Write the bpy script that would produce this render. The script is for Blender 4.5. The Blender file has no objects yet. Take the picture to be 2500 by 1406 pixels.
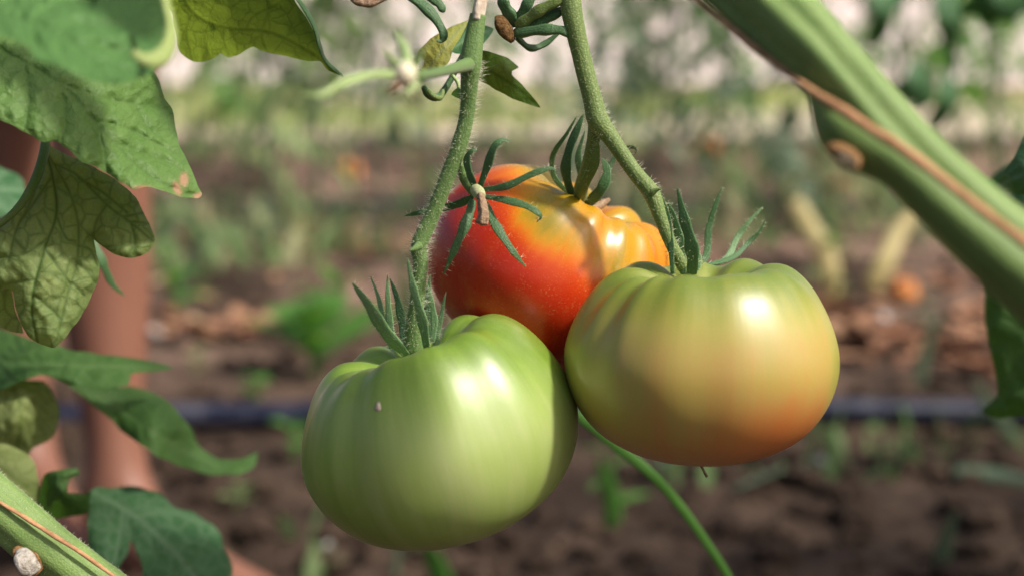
import bpy, bmesh, math, random
import numpy as np
from mathutils import Vector, Matrix, Quaternion
from mathutils.geometry import delaunay_2d_cdt

random.seed(7); RNG = np.random.default_rng(11)
scn = bpy.context.scene
COL = scn.collection

# ------------------------------------------------------------------ camera
CAM_H, PITCH, FPX = 0.55, math.radians(9.5), 50.0/36.0*2500.0
cam_d = bpy.data.cameras.new('camera'); cam = bpy.data.objects.new('camera', cam_d); COL.objects.link(cam)
cam.location = (0, 0, CAM_H); cam.rotation_euler = (math.pi/2 - PITCH, 0, 0)
cam_d.lens = 50; cam_d.sensor_width = 36; cam_d.clip_start = 0.02; cam_d.clip_end = 400
cam_d.dof.use_dof = True; cam_d.dof.focus_distance = 0.452; cam_d.dof.aperture_fstop = 6.3
scn.camera = cam
# ------------------------------------------------------------------ world, sun, exposure
SUN_TO = Vector((0.62, -0.28, 0.73)).normalized()
elev = math.asin(SUN_TO.z)
world = bpy.data.worlds.new('World'); scn.world = world; world.use_nodes = True
wn = world.node_tree.nodes; wl = world.node_tree.links
bg = wn['Background']; sky = wn.new('ShaderNodeTexSky'); sky.sky_type = 'NISHITA'; sky.sun_disc = False
sky.sun_elevation = elev; sky.sun_rotation = math.atan2(SUN_TO.x, SUN_TO.y)
sky.dust_density = 6.0; sky.air_density = 1.0; sky.ozone_density = 1.0
wl.new(sky.outputs[0], bg.inputs[0]); bg.inputs[1].default_value = 0.10
sd = bpy.data.lights.new('sun', 'SUN'); sun = bpy.data.objects.new('sun', sd); COL.objects.link(sun)
sd.energy = 3.8; sd.angle = math.radians(4.5); sd.color = (1.0, 0.93, 0.84)
sun.rotation_euler = (-SUN_TO).to_track_quat('-Z', 'Y').to_euler()
scn.view_settings.view_transform = 'Standard'; scn.view_settings.look = 'None'
scn.view_settings.gamma = 1.0; scn.view_settings.exposure = 0.36; scn.view_settings.use_curve_mapping = False
scn.render.engine = 'CYCLES'; scn.cycles.use_denoising = True
scn.cycles.max_bounces = 8; scn.cycles.transparent_max_bounces = 6
scn.cycles.sample_clamp_indirect = 4.0

# ------------------------------------------------------------------ helpers
FWD = Vector((0, math.cos(PITCH), -math.sin(PITCH))); UPV = Vector((0, math.sin(PITCH), math.cos(PITCH)))
CAMP = Vector((0, 0, CAM_H))
def P(x, y, d):
    x, y, d = float(x), float(y), float(d)
    return CAMP + d*(FWD + Vector((1, 0, 0))*((x-1250)/FPX) - UPV*((y-703)/FPX))
def Pn(xy, d):
    xy = np.asarray(xy, float); d = np.asarray(d, float)[:, None]
    f = np.array(FWD); u = np.array(UPV); r = np.array((1., 0, 0))
    return np.array(CAMP) + d*(f + ((xy[:, :1]-1250)/FPX)*r - ((xy[:, 1:2]-703)/FPX)*u)
def GD(y):
    return CAM_H/math.tan(PITCH + math.atan((y-703)/FPX))
def G(x, y, z=0.0):
    """point on the soil under a spot of the picture"""
    D = (CAM_H-z)/math.tan(PITCH + math.atan((y-703)/FPX))
    dd = D*math.cos(PITCH)+(CAM_H-z)*math.sin(PITCH)
    return Vector(((x-1250)/FPX*dd, D, z))
def px(n, d): return n*d/FPX

def obj(name, me, m, parent=None):
    o = bpy.data.objects.new(name, me); COL.objects.link(o)
    if m is not None and len(me.materials) == 0: me.materials.append(m)
    if parent is not None: o.parent = parent
    return o
def tag(o, label=None, cat=None, group=None, kind=None):
    if label: o['label'] = label
    if cat: o['category'] = cat
    if group: o['group'] = group
    if kind: o['kind'] = kind
    return o
def thing(name, label, cat, loc=(0, 0, 0), group=None):
    o = bpy.data.objects.new(name, None); COL.objects.link(o); o.location = loc
    o.empty_display_size = 0.01
    return tag(o, label, cat, group)
def mesh(name, V, F, smooth=True, attrs=None):
    me = bpy.data.meshes.new(name)
    me.from_pydata([tuple(v) for v in V], [], F); me.update()
    if smooth: me.polygons.foreach_set('use_smooth', [True]*len(me.polygons))
    for k, a in (attrs or {}).items():
        a = np.asarray(a, np.float32)
        if a.ndim == 2:
            at = me.attributes.new(k, 'FLOAT_VECTOR', 'POINT'); at.data.foreach_set('vector', a.ravel())
        else:
            at = me.attributes.new(k, 'FLOAT', 'POINT'); at.data.foreach_set('value', a)
    return me
def child(o, root):
    """parent a part whose mesh is in world coordinates to an Empty that is only moved"""
    o.parent = root; o.matrix_parent_inverse = Matrix.Translation(root.location).inverted(); return o
def catmull(pts, n):
    """n points along a Catmull-Rom curve; pts (k, dim)"""
    p = np.asarray(pts, float); k = len(p)
    if k == 2:
        t = np.linspace(0, 1, n)[:, None]; return p[0]*(1-t)+p[1]*t
    e = np.vstack([2*p[0]-p[1], p, 2*p[-1]-p[-2]])
    out = []
    for t in np.linspace(0, k-1-1e-9, n):
        i = int(t); f = t-i; a, b, c, d = e[i:i+4]
        out.append(0.5*((2*b)+(-a+c)*f+(2*a-5*b+4*c-d)*f*f+(-a+3*b-3*c+d)*f**3))
    return np.array(out)
def smooth(a, b, x):
    t = np.clip((x-a)/(b-a), 0, 1); return t*t*(3-2*t)
def vnoise(p, seed=0):
    """cheap smooth value noise on an (n,3) array"""
    p = np.asarray(p, float); i = np.floor(p).astype(np.int64); f = p-i; f = f*f*(3-2*f)
    def h(ix, iy, iz):
        n = (ix*374761393+iy*668265263+iz*2147483647+seed*1274126177) & 0xffffffff
        n = ((n ^ (n >> 13))*1274126177) & 0xffffffff
        return ((n ^ (n >> 16)) & 0xffff)/65535.0
    r = 0
    for dx in (0, 1):
        for dy in (0, 1):
            for dz in (0, 1):
                w = (f[:, 0] if dx else 1-f[:, 0])*(f[:, 1] if dy else 1-f[:, 1])*(f[:, 2] if dz else 1-f[:, 2])
                r = r+w*h(i[:, 0]+dx, i[:, 1]+dy, i[:, 2]+dz)
    return r

def tube_data(path, rad, segs=16, flat=1.0, wdir=None, n=None, ridges=None, cap=True, rough=0.0, seed=0):
    """swept tube: path (k,3), rad (k,), flat = thickness/width, wdir = seed of the width axis"""
    path = np.asarray([tuple(p) for p in path], float); rad = np.asarray(rad, float)
    if n:
        q = catmull(np.column_stack([path, rad]), n); path, rad = q[:, :3], np.maximum(q[:, 3], 1e-5)
    k = len(path)
    T = np.gradient(path, axis=0); T /= np.linalg.norm(T, axis=1)[:, None]+1e-12
    s = np.concatenate([[0], np.cumsum(np.linalg.norm(np.diff(path, axis=0), axis=1))])
    w = np.array(wdir if wdir is not None else (0.3, 0.9, 0.2), float)
    V = []; UV = []; F = []
    for i in range(k):
        w = w-T[i]*np.dot(w, T[i]); w /= np.linalg.norm(w)+1e-12
        b = np.cross(T[i], w)
        for j in range(segs):
            a = 2*math.pi*j/segs; r = rad[i]
            if ridges:
                for (m, am, ph) in ridges: r *= 1+am*math.cos(m*a+ph)
            V.append(path[i]+w*math.cos(a)*r+b*math.sin(a)*r*flat)
            UV.append((math.cos(a), math.sin(a), s[i]*1000))
    V = np.array(V); UV = np.array(UV)
    if rough:
        c = np.repeat(path, segs, axis=0); d = V-c
        V = c+d*(1+rough*(vnoise(V*260, seed)-0.5)[:, None]*2)
    for i in range(k-1):
        for j in range(segs):
            j2 = (j+1) % segs
            F.append((i*segs+j, i*segs+j2, (i+1)*segs+j2, (i+1)*segs+j))
    V = list(V); UV = list(UV)
    if cap:
        for e, i in ((0, 0), (1, k-1)):
            V.append(path[i]+T[i]*(rad[i]*0.35*(1 if e else -1))); UV.append((0, 0, s[i]*1000)); c = len(V)-1
            for j in range(segs):
                j2 = (j+1) % segs
                F.append((i*segs+j, i*segs+j2, c) if e else (i*segs+j2, i*segs+j, c))
    return V, F, np.array(UV)
def tube(name, path, rad, m, root=None, **kw):
    V, F, UV = tube_data(path, rad, **kw)
    o = obj(name, mesh(name, V, F, attrs={'tuv': UV}), m)
    if root is not None: child(o, root)
    return o
def ptube(name, pts, m, root=None, n=40, **kw):
    """pts: (x, y, depth, width) as seen in the photograph"""
    path = [P(x, y, d) for x, y, d, w in pts]; rad = [px(w, d)/2 for x, y, d, w in pts]
    return tube(name, path, rad, m, root, n=n, **kw)
def sepal(name, pts, w, m, root, flat=0.18, n=22, prof=None, hairy=0):
    """tapering leaf-like strip; pts (x,y,depth), w widest width in photo pixels"""
    q = catmull(pts, n); t = np.linspace(0, 1, n)
    pr = np.interp(t, [0, .12, .35, .7, .92, 1], prof or [.62, .85, 1, .68, .3, .10])
    path = [P(*r) for r in q]; rad = [px(w*.84, r[2])/2*k for r, k in zip(q, pr)]
    mid = len(path)//2
    T = (path[min(mid+1, n-1)]-path[mid-1]).normalized()
    view = (path[mid]-CAMP).normalized()
    wd = T.cross(view); wd = wd+view*0.35
    sd_ = abs(int(pts[0][0]*7+pts[-1][1]*13)) % 997
    rad = [k*(1+.10*math.sin(i*.9+sd_)) for i, k in enumerate(rad)]
    V, F, UV = tube_data(path, rad, segs=16, flat=flat, wdir=tuple(wd), ridges=[(2, -.06, 0), (4, .09, math.pi)], rough=.10, seed=sd_)
    o = obj(name, mesh(name, V, F, attrs={'tuv': UV}), m); child(o, root)
    if hairy:
        hh = hairs('sepal_hairs', path, rad, hairy, .0014, M['hair'], root, sd_); hh.parent = o; hh.matrix_parent_inverse = Matrix()
    return o
def hairs(name, path, rad, count, length, m, root, seed=1):
    r = np.random.default_rng(seed); path = np.asarray([tuple(p) for p in path]); k = len(path)
    T = np.gradient(path, axis=0); V = []; F = []
    for c in range(count):
        i = r.integers(1, k-1); f = r.random()
        p0 = path[i]*(1-f)+path[min(i+1, k-1)]*f; t = T[i]/np.linalg.norm(T[i])
        d = r.normal(size=3); d -= t*np.dot(d, t); d /= np.linalg.norm(d)
        b = p0+d*rad[i]*0.96; L = length*(0.4+0.9*r.random()); dirn = d+t*r.normal()*0.35+r.normal(size=3)*0.15
        dirn /= np.linalg.norm(dirn); sx = np.cross(dirn, t); sx /= np.linalg.norm(sx); sy = np.cross(dirn, sx)
        w = 0.000055
        o = len(V)
        for a in (0, 2.09, 4.19): V.append(b+(sx*math.cos(a)+sy*math.sin(a))*w)
        V.append(b+dirn*L)
        F += [(o, o+1, o+3), (o+1, o+2, o+3), (o+2, o, o+3)]
    o = obj(name, mesh(name, V, F), m); child(o, root); o['kind'] = 'stuff'; return o

# ------------------------------------------------------------------ materials
class NT:
    def __init__(s, name):
        s.m = bpy.data.materials.new(name); s.m.use_nodes = True; s.t = s.m.node_tree
        s.t.nodes.clear(); s.out = s.n('ShaderNodeOutputMaterial')
    def n(s, typ, **kw):
        nd = s.t.nodes.new(typ)
        for k, v in kw.items(): setattr(nd, k, v)
        return nd
    def l(s, a, b): s.t.links.new(a, b)
    def attr(s, name): return s.n('ShaderNodeAttribute', attribute_name=name)
    def pos(s): return s.n('ShaderNodeTexCoord').outputs['Object']
    def noise(s, vec, scale, detail=3, rough=.55, dist=0):
        n = s.n('ShaderNodeTexNoise'); n.inputs['Scale'].default_value = scale; n.inputs['Detail'].default_value = detail
        n.inputs['Roughness'].default_value = rough; n.inputs['Distortion'].default_value = dist
        if vec is not None: s.l(vec, n.inputs['Vector'])
        return n.outputs['Fac']
    def voro(s, vec, scale, feature='F1', rnd=1.0):
        n = s.n('ShaderNodeTexVoronoi', feature=feature); n.inputs['Scale'].default_value = scale
        n.inputs['Randomness'].default_value = rnd
        if vec is not None: s.l(vec, n.inputs['Vector'])
        return n.outputs['Distance']
    def scale(s, vec, v):
        n = s.n('ShaderNodeVectorMath', operation='MULTIPLY'); s.l(vec, n.inputs[0]); n.inputs[1].default_value = v
        return n.outputs[0]
    def addv(s, a, b):
        n = s.n('ShaderNodeVectorMath', operation='ADD'); s.l(a, n.inputs[0]); s.l(b, n.inputs[1]); return n.outputs[0]
    def math(s, op, a, b=None, clamp=False):
        n = s.n('ShaderNodeMath', operation=op); n.use_clamp = clamp
        for i, v in enumerate((a, b)):
            if v is None: continue
            if isinstance(v, (int, float)): n.inputs[i].default_value = v
            else: s.l(v, n.inputs[i])
        return n.outputs[0]
    def ramp(s, fac, stops, interp='LINEAR'):
        n = s.n('ShaderNodeValToRGB'); n.color_ramp.interpolation = interp; e = n.color_ramp.elements
        while len(e) < len(stops): e.new(0.5)
        for el, (p, c) in zip(e, stops):
            el.position = p; el.color = (c, c, c, 1) if isinstance(c, (int, float)) else (*c, 1)
        s.l(fac, n.inputs[0]); return n.outputs[0]
    def mix(s, fac, a, b, mode='MIX'):
        n = s.n('ShaderNodeMix', data_type='RGBA', blend_type=mode)
        for i, v in ((0, fac), (6, a), (7, b)):
            if isinstance(v, (int, float)): n.inputs[i].default_value = v
            elif isinstance(v, tuple): n.inputs[i].default_value = (*v, 1)
            else: s.l(v, n.inputs[i])
        return n.outputs[2]
    def bump(s, h, strength, dist, nrm=None):
        n = s.n('ShaderNodeBump'); n.inputs['Strength'].default_value = strength; n.inputs['Distance'].default_value = dist
        s.l(h, n.inputs['Height'])
        if nrm is not None: s.l(nrm, n.inputs['Normal'])
        return n.outputs[0]
    def bsdf(s, col, rough=.5, spec=.5, nrm=None, sss=0, sss_r=(1, .5, .2), sss_s=.003, coat=0, coat_r=.1, sheen=0):
        b = s.n('ShaderNodeBsdfPrincipled')
        if isinstance(col, tuple): b.inputs['Base Color'].default_value = (*col, 1)
        else: s.l(col, b.inputs['Base Color'])
        if isinstance(rough, (int, float)): b.inputs['Roughness'].default_value = rough
        else: s.l(rough, b.inputs['Roughness'])
        b.inputs['Specular IOR Level'].default_value = spec
        if nrm is not None: s.l(nrm, b.inputs['Normal'])
        if sss:
            b.inputs['Subsurface Weight'].default_value = sss; b.inputs['Subsurface Radius'].default_value = sss_r
            b.inputs['Subsurface Scale'].default_value = sss_s
        b.inputs['Coat Weight'].default_value = coat; b.inputs['Coat Roughness'].default_value = coat_r
        b.inputs['Sheen Weight'].default_value = sheen
        return b.outputs[0]
    def done(s, sh): s.l(sh, s.out.inputs[0]); return s.m

def leaf_mat(name, c1, c2, vein_c, trans_c, trans=.38, cells=.22, rough=.5, spec=.28, spots=False, bumps=1.0, vmul=1.0):
    t = NT(name); uv = t.attr('luv').outputs['Vector']; vein = t.attr('vein').outputs['Fac']
    big = t.noise(uv, .09, 3); fine = t.noise(uv, 1.6, 3, .7)
    warp = t.scale(t.n('ShaderNodeTexNoise').outputs['Color'], (0, 0, 0))
    wn_ = t.n('ShaderNodeTexNoise'); wn_.inputs['Scale'].default_value = .5; t.l(uv, wn_.inputs['Vector'])
    wv = t.addv(uv, t.scale(wn_.outputs['Color'], (1.6, 1.6, 0)))
    ed = t.voro(wv, cells, 'DISTANCE_TO_EDGE'); line = t.ramp(ed, [(0, 1), (.05, .55), (.12, 0)])
    ed2 = t.voro(wv, cells*3.2, 'DISTANCE_TO_EDGE'); line2 = t.ramp(ed2, [(0, 1), (.14, 0)])
    col = t.mix(t.ramp(big, [(.3, 0), (.7, 1)]), c1, c2)
    col = t.mix(t.math('MULTIPLY', t.ramp(fine, [(.35, 0), (.75, 1)]), .22), col, tuple(min(1, v*1.6) for v in c2))
    vm = t.math('MAXIMUM', vein, t.math('MULTIPLY', line, .55)); vm = t.math('MAXIMUM', vm, t.math('MULTIPLY', line2, .16))
    vm = t.math('MULTIPLY', vm, vmul)
    col = t.mix(vm, col, vein_c)
    tc = t.mix(vm, trans_c, tuple(v*.35 for v in trans_c))
    if spots:
        sp = t.attr('spot').outputs['Fac']; spn = t.math('MULTIPLY', sp, t.ramp(t.noise(uv, .8, 4, .7), [(.25, .5), (.6, 1.3)]), True)
        col = t.mix(spn, col, (.42, .26, .15)); tc = t.mix(spn, tc, (.12, .05, .02))
    h = t.math('ADD', t.math('MULTIPLY', t.ramp(ed, [(0, 0), (.35, 1)]), .7), t.math('MULTIPLY', fine, .35))
    h = t.math('ADD', h, t.math('MULTIPLY', t.ramp(ed2, [(0, 0), (.4, 1)]), .22))
    nb = t.bump(h, .55*bumps, .0007)
    a = t.bsdf(col, rough, spec, nb)
    tr = t.n('ShaderNodeBsdfTranslucent'); t.l(tc, tr.inputs[0]); t.l(nb, tr.inputs['Normal'])
    mx = t.n('ShaderNodeMixShader'); mx.inputs[0].default_value = trans; t.l(a, mx.inputs[1]); t.l(tr.outputs[0], mx.inputs[2])
    return t.done(mx.outputs[0])

M = {}
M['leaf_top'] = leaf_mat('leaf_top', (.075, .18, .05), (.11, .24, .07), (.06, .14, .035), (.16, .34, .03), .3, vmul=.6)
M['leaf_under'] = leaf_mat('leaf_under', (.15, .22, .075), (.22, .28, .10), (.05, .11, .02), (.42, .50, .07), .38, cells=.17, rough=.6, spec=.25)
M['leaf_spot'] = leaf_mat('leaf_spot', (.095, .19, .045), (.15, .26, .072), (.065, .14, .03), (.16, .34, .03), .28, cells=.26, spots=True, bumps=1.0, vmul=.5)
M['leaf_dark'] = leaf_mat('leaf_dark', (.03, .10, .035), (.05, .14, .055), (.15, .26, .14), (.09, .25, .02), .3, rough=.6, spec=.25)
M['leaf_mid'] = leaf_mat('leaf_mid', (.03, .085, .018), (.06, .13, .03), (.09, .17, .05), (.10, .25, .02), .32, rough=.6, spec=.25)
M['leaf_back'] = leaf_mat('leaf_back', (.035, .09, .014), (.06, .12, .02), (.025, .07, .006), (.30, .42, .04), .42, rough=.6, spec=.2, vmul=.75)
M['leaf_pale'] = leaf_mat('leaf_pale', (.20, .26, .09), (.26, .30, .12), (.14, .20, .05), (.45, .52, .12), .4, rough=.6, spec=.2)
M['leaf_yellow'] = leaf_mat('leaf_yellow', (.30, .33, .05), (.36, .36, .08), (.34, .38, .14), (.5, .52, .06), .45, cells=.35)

def stem_mat(name, c1, c2, speck, amount=.5, streak=.6, rough=.55, sss=.12, tip=None):
    t = NT(name); uv = t.attr('tuv').outputs['Vector']; p = t.n('ShaderNodeNewGeometry').outputs['Position']
    st = t.noise(t.scale(uv, (3.2, 3.2, .05)), 1.6, 3); big = t.noise(p, 60, 3); fn = t.noise(p, 1500, 2, .6)
    vs = t.voro(p, 1500); dots = t.ramp(vs, [(.18, 1), (.42, 0)])
    col = t.mix(t.math('ADD', t.math('MULTIPLY', st, streak), t.math('MULTIPLY', big, 1-streak)), c1, c2)
    col = t.mix(t.math('MULTIPLY', dots, amount), col, speck)
    blot = t.ramp(t.noise(p, 170, 3, .6), [(.68, 0), (.78, 1)])
    col = t.mix(t.math('MULTIPLY', blot, .3), col, (.20, .17, .06))
    h = t.math('ADD', t.math('MULTIPLY', vs, .6), t.math('MULTIPLY', st, .8))
    return t.done(t.bsdf(col, rough, .3, t.bump(h, .45, .0005), sss=sss, sss_r=(.5, 1, .2), sss_s=.0015, sheen=.10))
M['stem'] = stem_mat('stem', (.085, .145, .035), (.18, .25, .07), (.36, .42, .17), .55)
M['stem_left'] = stem_mat('stem_left', (.075, .15, .04), (.16, .26, .075), (.27, .36, .14), .3)
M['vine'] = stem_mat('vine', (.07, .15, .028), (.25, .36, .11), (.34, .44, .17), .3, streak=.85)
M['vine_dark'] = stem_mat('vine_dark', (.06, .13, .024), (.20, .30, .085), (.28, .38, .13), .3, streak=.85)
M['sepal'] = stem_mat('sepal', (.035, .095, .035), (.075, .16, .055), (.17, .27, .12), .3, rough=.45)
M['sepal_olive'] = stem_mat('sepal_olive', (.09, .14, .025), (.14, .20, .045), (.25, .32, .11), .35)
M['sepal_pale'] = stem_mat('sepal_pale', (.10, .20, .085), (.20, .33, .15), (.32, .43, .23), .35, rough=.45)
M['flower_sepal'] = stem_mat('flower_sepal', (.28, .42, .14), (.42, .54, .24), (.5, .6, .3), .3)
M['roll'] = stem_mat('roll', (.20, .28, .07), (.30, .36, .13), (.35, .40, .16), .15)
M['hair'] = NT('hair'); M['hair'] = M['hair'].done(M['hair'].bsdf((.62, .64, .45), .5, .3))

def simple(name, c1, c2, sc=200, rough=.6, spec=.3, bump=.5, bd=.0008, sss=0, lo=.35, hi=.65):
    t = NT(name); p = t.n('ShaderNodeNewGeometry').outputs['Position']; n = t.noise(p, sc, 4, .65)
    return t.done(t.bsdf(t.mix(t.ramp(n, [(lo, 0), (hi, 1)]), c1, c2), rough, spec, t.bump(n, bump, bd), sss=sss))
M['cork'] = simple('cork', (.07, .035, .015), (.26, .15, .06), 900, .9, .1, 1, .002)
M['dry'] = simple('dry', (.20, .12, .07), (.42, .30, .20), 700, .8, .15, .8, .0012)
M['papery'] = simple('papery', (.42, .33, .25), (.62, .54, .44), 300, .7, .2, .6, .001)
M['tan_rib'] = simple('tan_rib', (.34, .17, .08), (.55, .31, .16), 350, .7, .2, .6, .001)
M['brown_rib'] = simple('brown_rib', (.20, .11, .065), (.42, .27, .15), 420, .8, .2, .8, .001)
M['scar'] = simple('scar', (.34, .30, .25), (.62, .58, .52), 420, .85, .15, .9, .0015)
M['scar_dull'] = simple('scar_dull', (.16, .12, .07), (.34, .29, .20), 420, .85, .15, .9, .0015)
M['scar_rim'] = simple('scar_rim', (.16, .08, .03), (.34, .19, .08), 500, .8, .2, .8, .001)
M['ovary'] = simple('ovary', (.72, .66, .46), (.82, .78, .60), 200, .4, .4, .1, .0005, .3)
M['knob'] = simple('knob', (.30, .34, .16), (.45, .46, .26), 500, .7, .2, .6, .0008)

def tomato_mat(name, stops, streak=.18, blotch=.12, rough=.42, coat=.45, speck=.0, speck_c=(.9, .55, .2), sss_r=(1, .45, .12), sss=.22, dust=.22):
    t = NT(name); mer = t.attr('mer').outputs['Vector']; rp = t.attr('ripe').outputs['Fac']
    s1 = t.noise(t.scale(mer, (5.5, 5.5, .9)), 1.0, 4, .6); s2 = t.noise(t.scale(mer, (9.5, 9.5, 1.3)), 1.0, 3, .6)
    o = t.pos(); b = t.noise(o, 45, 3)
    v = t.math('ADD', rp, t.math('MULTIPLY', t.math('SUBTRACT', s1, .5), streak*1.6))
    v = t.math('ADD', v, t.math('MULTIPLY', t.math('SUBTRACT', s2, .5), streak*.8))
    v = t.math('ADD', v, t.math('MULTIPLY', t.math('SUBTRACT', b, .5), blotch), True)
    col = t.ramp(v, stops, 'B_SPLINE' if len(stops) > 3 else 'LINEAR')
    if speck:
        d = t.ramp(t.voro(o, 1250), [(.10, 1), (.30, 0)]); mk = t.ramp(t.noise(o, 120, 3), [(.40, .25), (.65, 1)])
        col = t.mix(t.math('MULTIPLY', t.math('MULTIPLY', d, mk), speck), col, speck_c)
    # small corky freckles and dusty patches
    fr = t.ramp(t.voro(o, 210), [(.035, 1), (.075, 0)]); fm = t.ramp(t.noise(o, 70, 3), [(.52, 0), (.62, 1)])
    col = t.mix(t.math('MULTIPLY', t.math('MULTIPLY', fr, fm), .55), col, (.42, .33, .17))
    du = t.ramp(t.noise(o, 26, 5, .7), [(.50, 0), (.80, dust)]); col = t.mix(du, col, (.50, .47, .34))
    fine = t.noise(o, 2200, 2, .6); rv = t.math('ADD', rough-.05, t.math('MULTIPLY', t.noise(o, 160, 4, .6), .10))
    h = t.math('ADD', t.math('MULTIPLY', fine, .12), t.math('MULTIPLY', s2, .6))
    return t.done(t.bsdf(col, rv, .5, t.bump(h, .16, .0008), sss=sss, sss_r=sss_r, sss_s=.004, coat=coat, coat_r=.33))
M['tomato_green'] = tomato_mat('tomato_green', [(0, (.11, .19, .014)), (.3, (.19, .31, .032)), (.6, (.29, .40, .08)), (1, (.43, .49, .20))], .36, .18, sss_r=(.6, 1, .2), speck=.22, speck_c=(.5, .55, .25))
M['tomato_turning'] = tomato_mat('tomato_turning', [(0, (.12, .19, .018)), (.25, (.29, .29, .035)), (.5, (.41, .345, .08)), (.72, (.50, .26, .07)), (1, (.58, .16, .03))], .20, .18, dust=.12, speck=.2, speck_c=(.62, .52, .25))
M['tomato_red'] = tomato_mat('tomato_red', [(0, (.22, .19, .012)), (.20, (.54, .28, .004)), (.38, (.68, .16, .004)), (.58, (.64, .062, .005)), (1, (.48, .018, .004))], .28, .14, speck=.30, dust=.0, rough=.28, coat=.15, sss=.10)
M['tomato_far'] = tomato_mat('tomato_far', [(0, (.55, .12, .02)), (1, (.68, .10, .02))], .1, .1)
M['tomato_far_orange'] = tomato_mat('tomato_far_orange', [(0, (.85, .27, .02)), (1, (.82, .22, .02))], .1, .1)

# ------------------------------------------------------------------ tomatoes
PROFILE = [(0, .50), (.10, .50), (.20, .55), (.33, .655), (.48, .72), (.64, .695), (.80, .545), (.94, .28), (1, .0), (.945, -.28), (.785, -.525), (.54, -.685), (.29, -.75), (.11, -.76), (0, -.755)]
def tomato(name, label, center, a, lean, toward, spin, creases, ripe, m, zs=1.0, nu=168, nv=84, bias=None, dimple=0.0, group=None):
    """center world, a = radius; lean: tip of the axis to the left (deg), toward: tip to the camera; creases: (azimuth deg, depth, width deg, reach)"""
    prof = catmull(PROFILE, nv); vv = np.linspace(0, 1, nv)
    th = np.linspace(0, 2*math.pi, nu, endpoint=False)
    V = np.zeros((nv, nu, 3)); mer = np.zeros((nv, nu, 3))
    for i in range(nv):
        rho, z = prof[i]; v = vv[i]
        sh = np.zeros(nu); zz = np.zeros(nu)
        for (az, dep, wid, reach) in creases:
            dd = (np.degrees(th)-az+180) % 360-180
            g = np.exp(-(dd/wid)**2)
            k = dep*g*float(smooth(0.06, .24, v))*float(1-smooth(reach*.55, reach, v))
            sh -= k; zz -= k*.9*float(1-smooth(.25, .5, v))
        wob = .018*np.sin(2*th+1.3)+.014*np.sin(3*th+.4+spin)
        r = rho*(1+sh+wob*min(1, rho*1.5))
        bz = 0
        if bias is not None: bz = bias[0]*np.cos(th-math.radians(bias[1]))*(1-smooth(.30, .62, v))*float(smooth(.1, .3, v))
        V[i, :, 0] = r*np.cos(th); V[i, :, 1] = r*np.sin(th)
        V[i, :, 2] = (z+zz+bz-dimple*(1-smooth(.05, .25, v)))*zs
        mer[i, :, 0] = np.cos(th); mer[i, :, 1] = np.sin(th); mer[i, :, 2] = v*3
    vv2 = np.repeat(vv, nu); L = V.reshape(-1, 3)
    R = Matrix.Rotation(math.radians(-lean), 3, 'Y') @ Matrix.Rotation(math.radians(toward), 3, 'X')
    W = L @ np.array(R).T
    rp = ripe(L, W, vv2, np.tile(np.degrees(th), nv))
    F = [(i*nu+(j+1) % nu, i*nu+j, (i+1)*nu+j, (i+1)*nu+(j+1) % nu) for i in range(nv-1) for j in range(nu)]
    root = thing(name, label, 'tomato', center, group)
    me = mesh('fruit', W*a, [f[::-1] for f in F], attrs={'mer': mer.reshape(-1, 3), 'ripe': np.clip(rp, 0, 1)})
    bm = bmesh.new(); bm.from_mesh(me); bmesh.ops.recalc_face_normals(bm, faces=bm.faces); bm.to_mesh(me); bm.free()
    o = obj('fruit', me, m, root)
    return root, np.array(R)

# ------------------------------------------------------------------ leaves
def tps(ctrl):
    c = np.array(ctrl, float); n = len(c); s = 300.0
    X = c[:, :2]/s; K = np.linalg.norm(X[:, None]-X[None], axis=2); U = K**2*np.log(K+1e-9)+np.eye(n)*.02
    A = np.zeros((n+3, n+3)); A[:n, :n] = U; A[:n, n] = 1; A[:n, n+1:] = X; A[n, :n] = 1; A[n+1:, :n] = X.T
    w = np.linalg.solve(A, np.concatenate([c[:, 2], [0, 0, 0]]))
    def f(q):
        q = np.asarray(q, float)/s; K = np.linalg.norm(q[:, None]-X[None], axis=2)
        return (K**2*np.log(K+1e-9))@w[:n]+w[n]+q@w[n+1:]
    return f
def seg_dist(q, pl):
    best = np.full(len(q), 1e9)
    for a, b in zip(pl[:-1], pl[1:]):
        ab = b-a; t = np.clip(((q-a)@ab)/(ab@ab+1e-9), 0, 1); best = np.minimum(best, np.linalg.norm(q-(a+t[:, None]*ab), axis=1))
    return best
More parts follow.
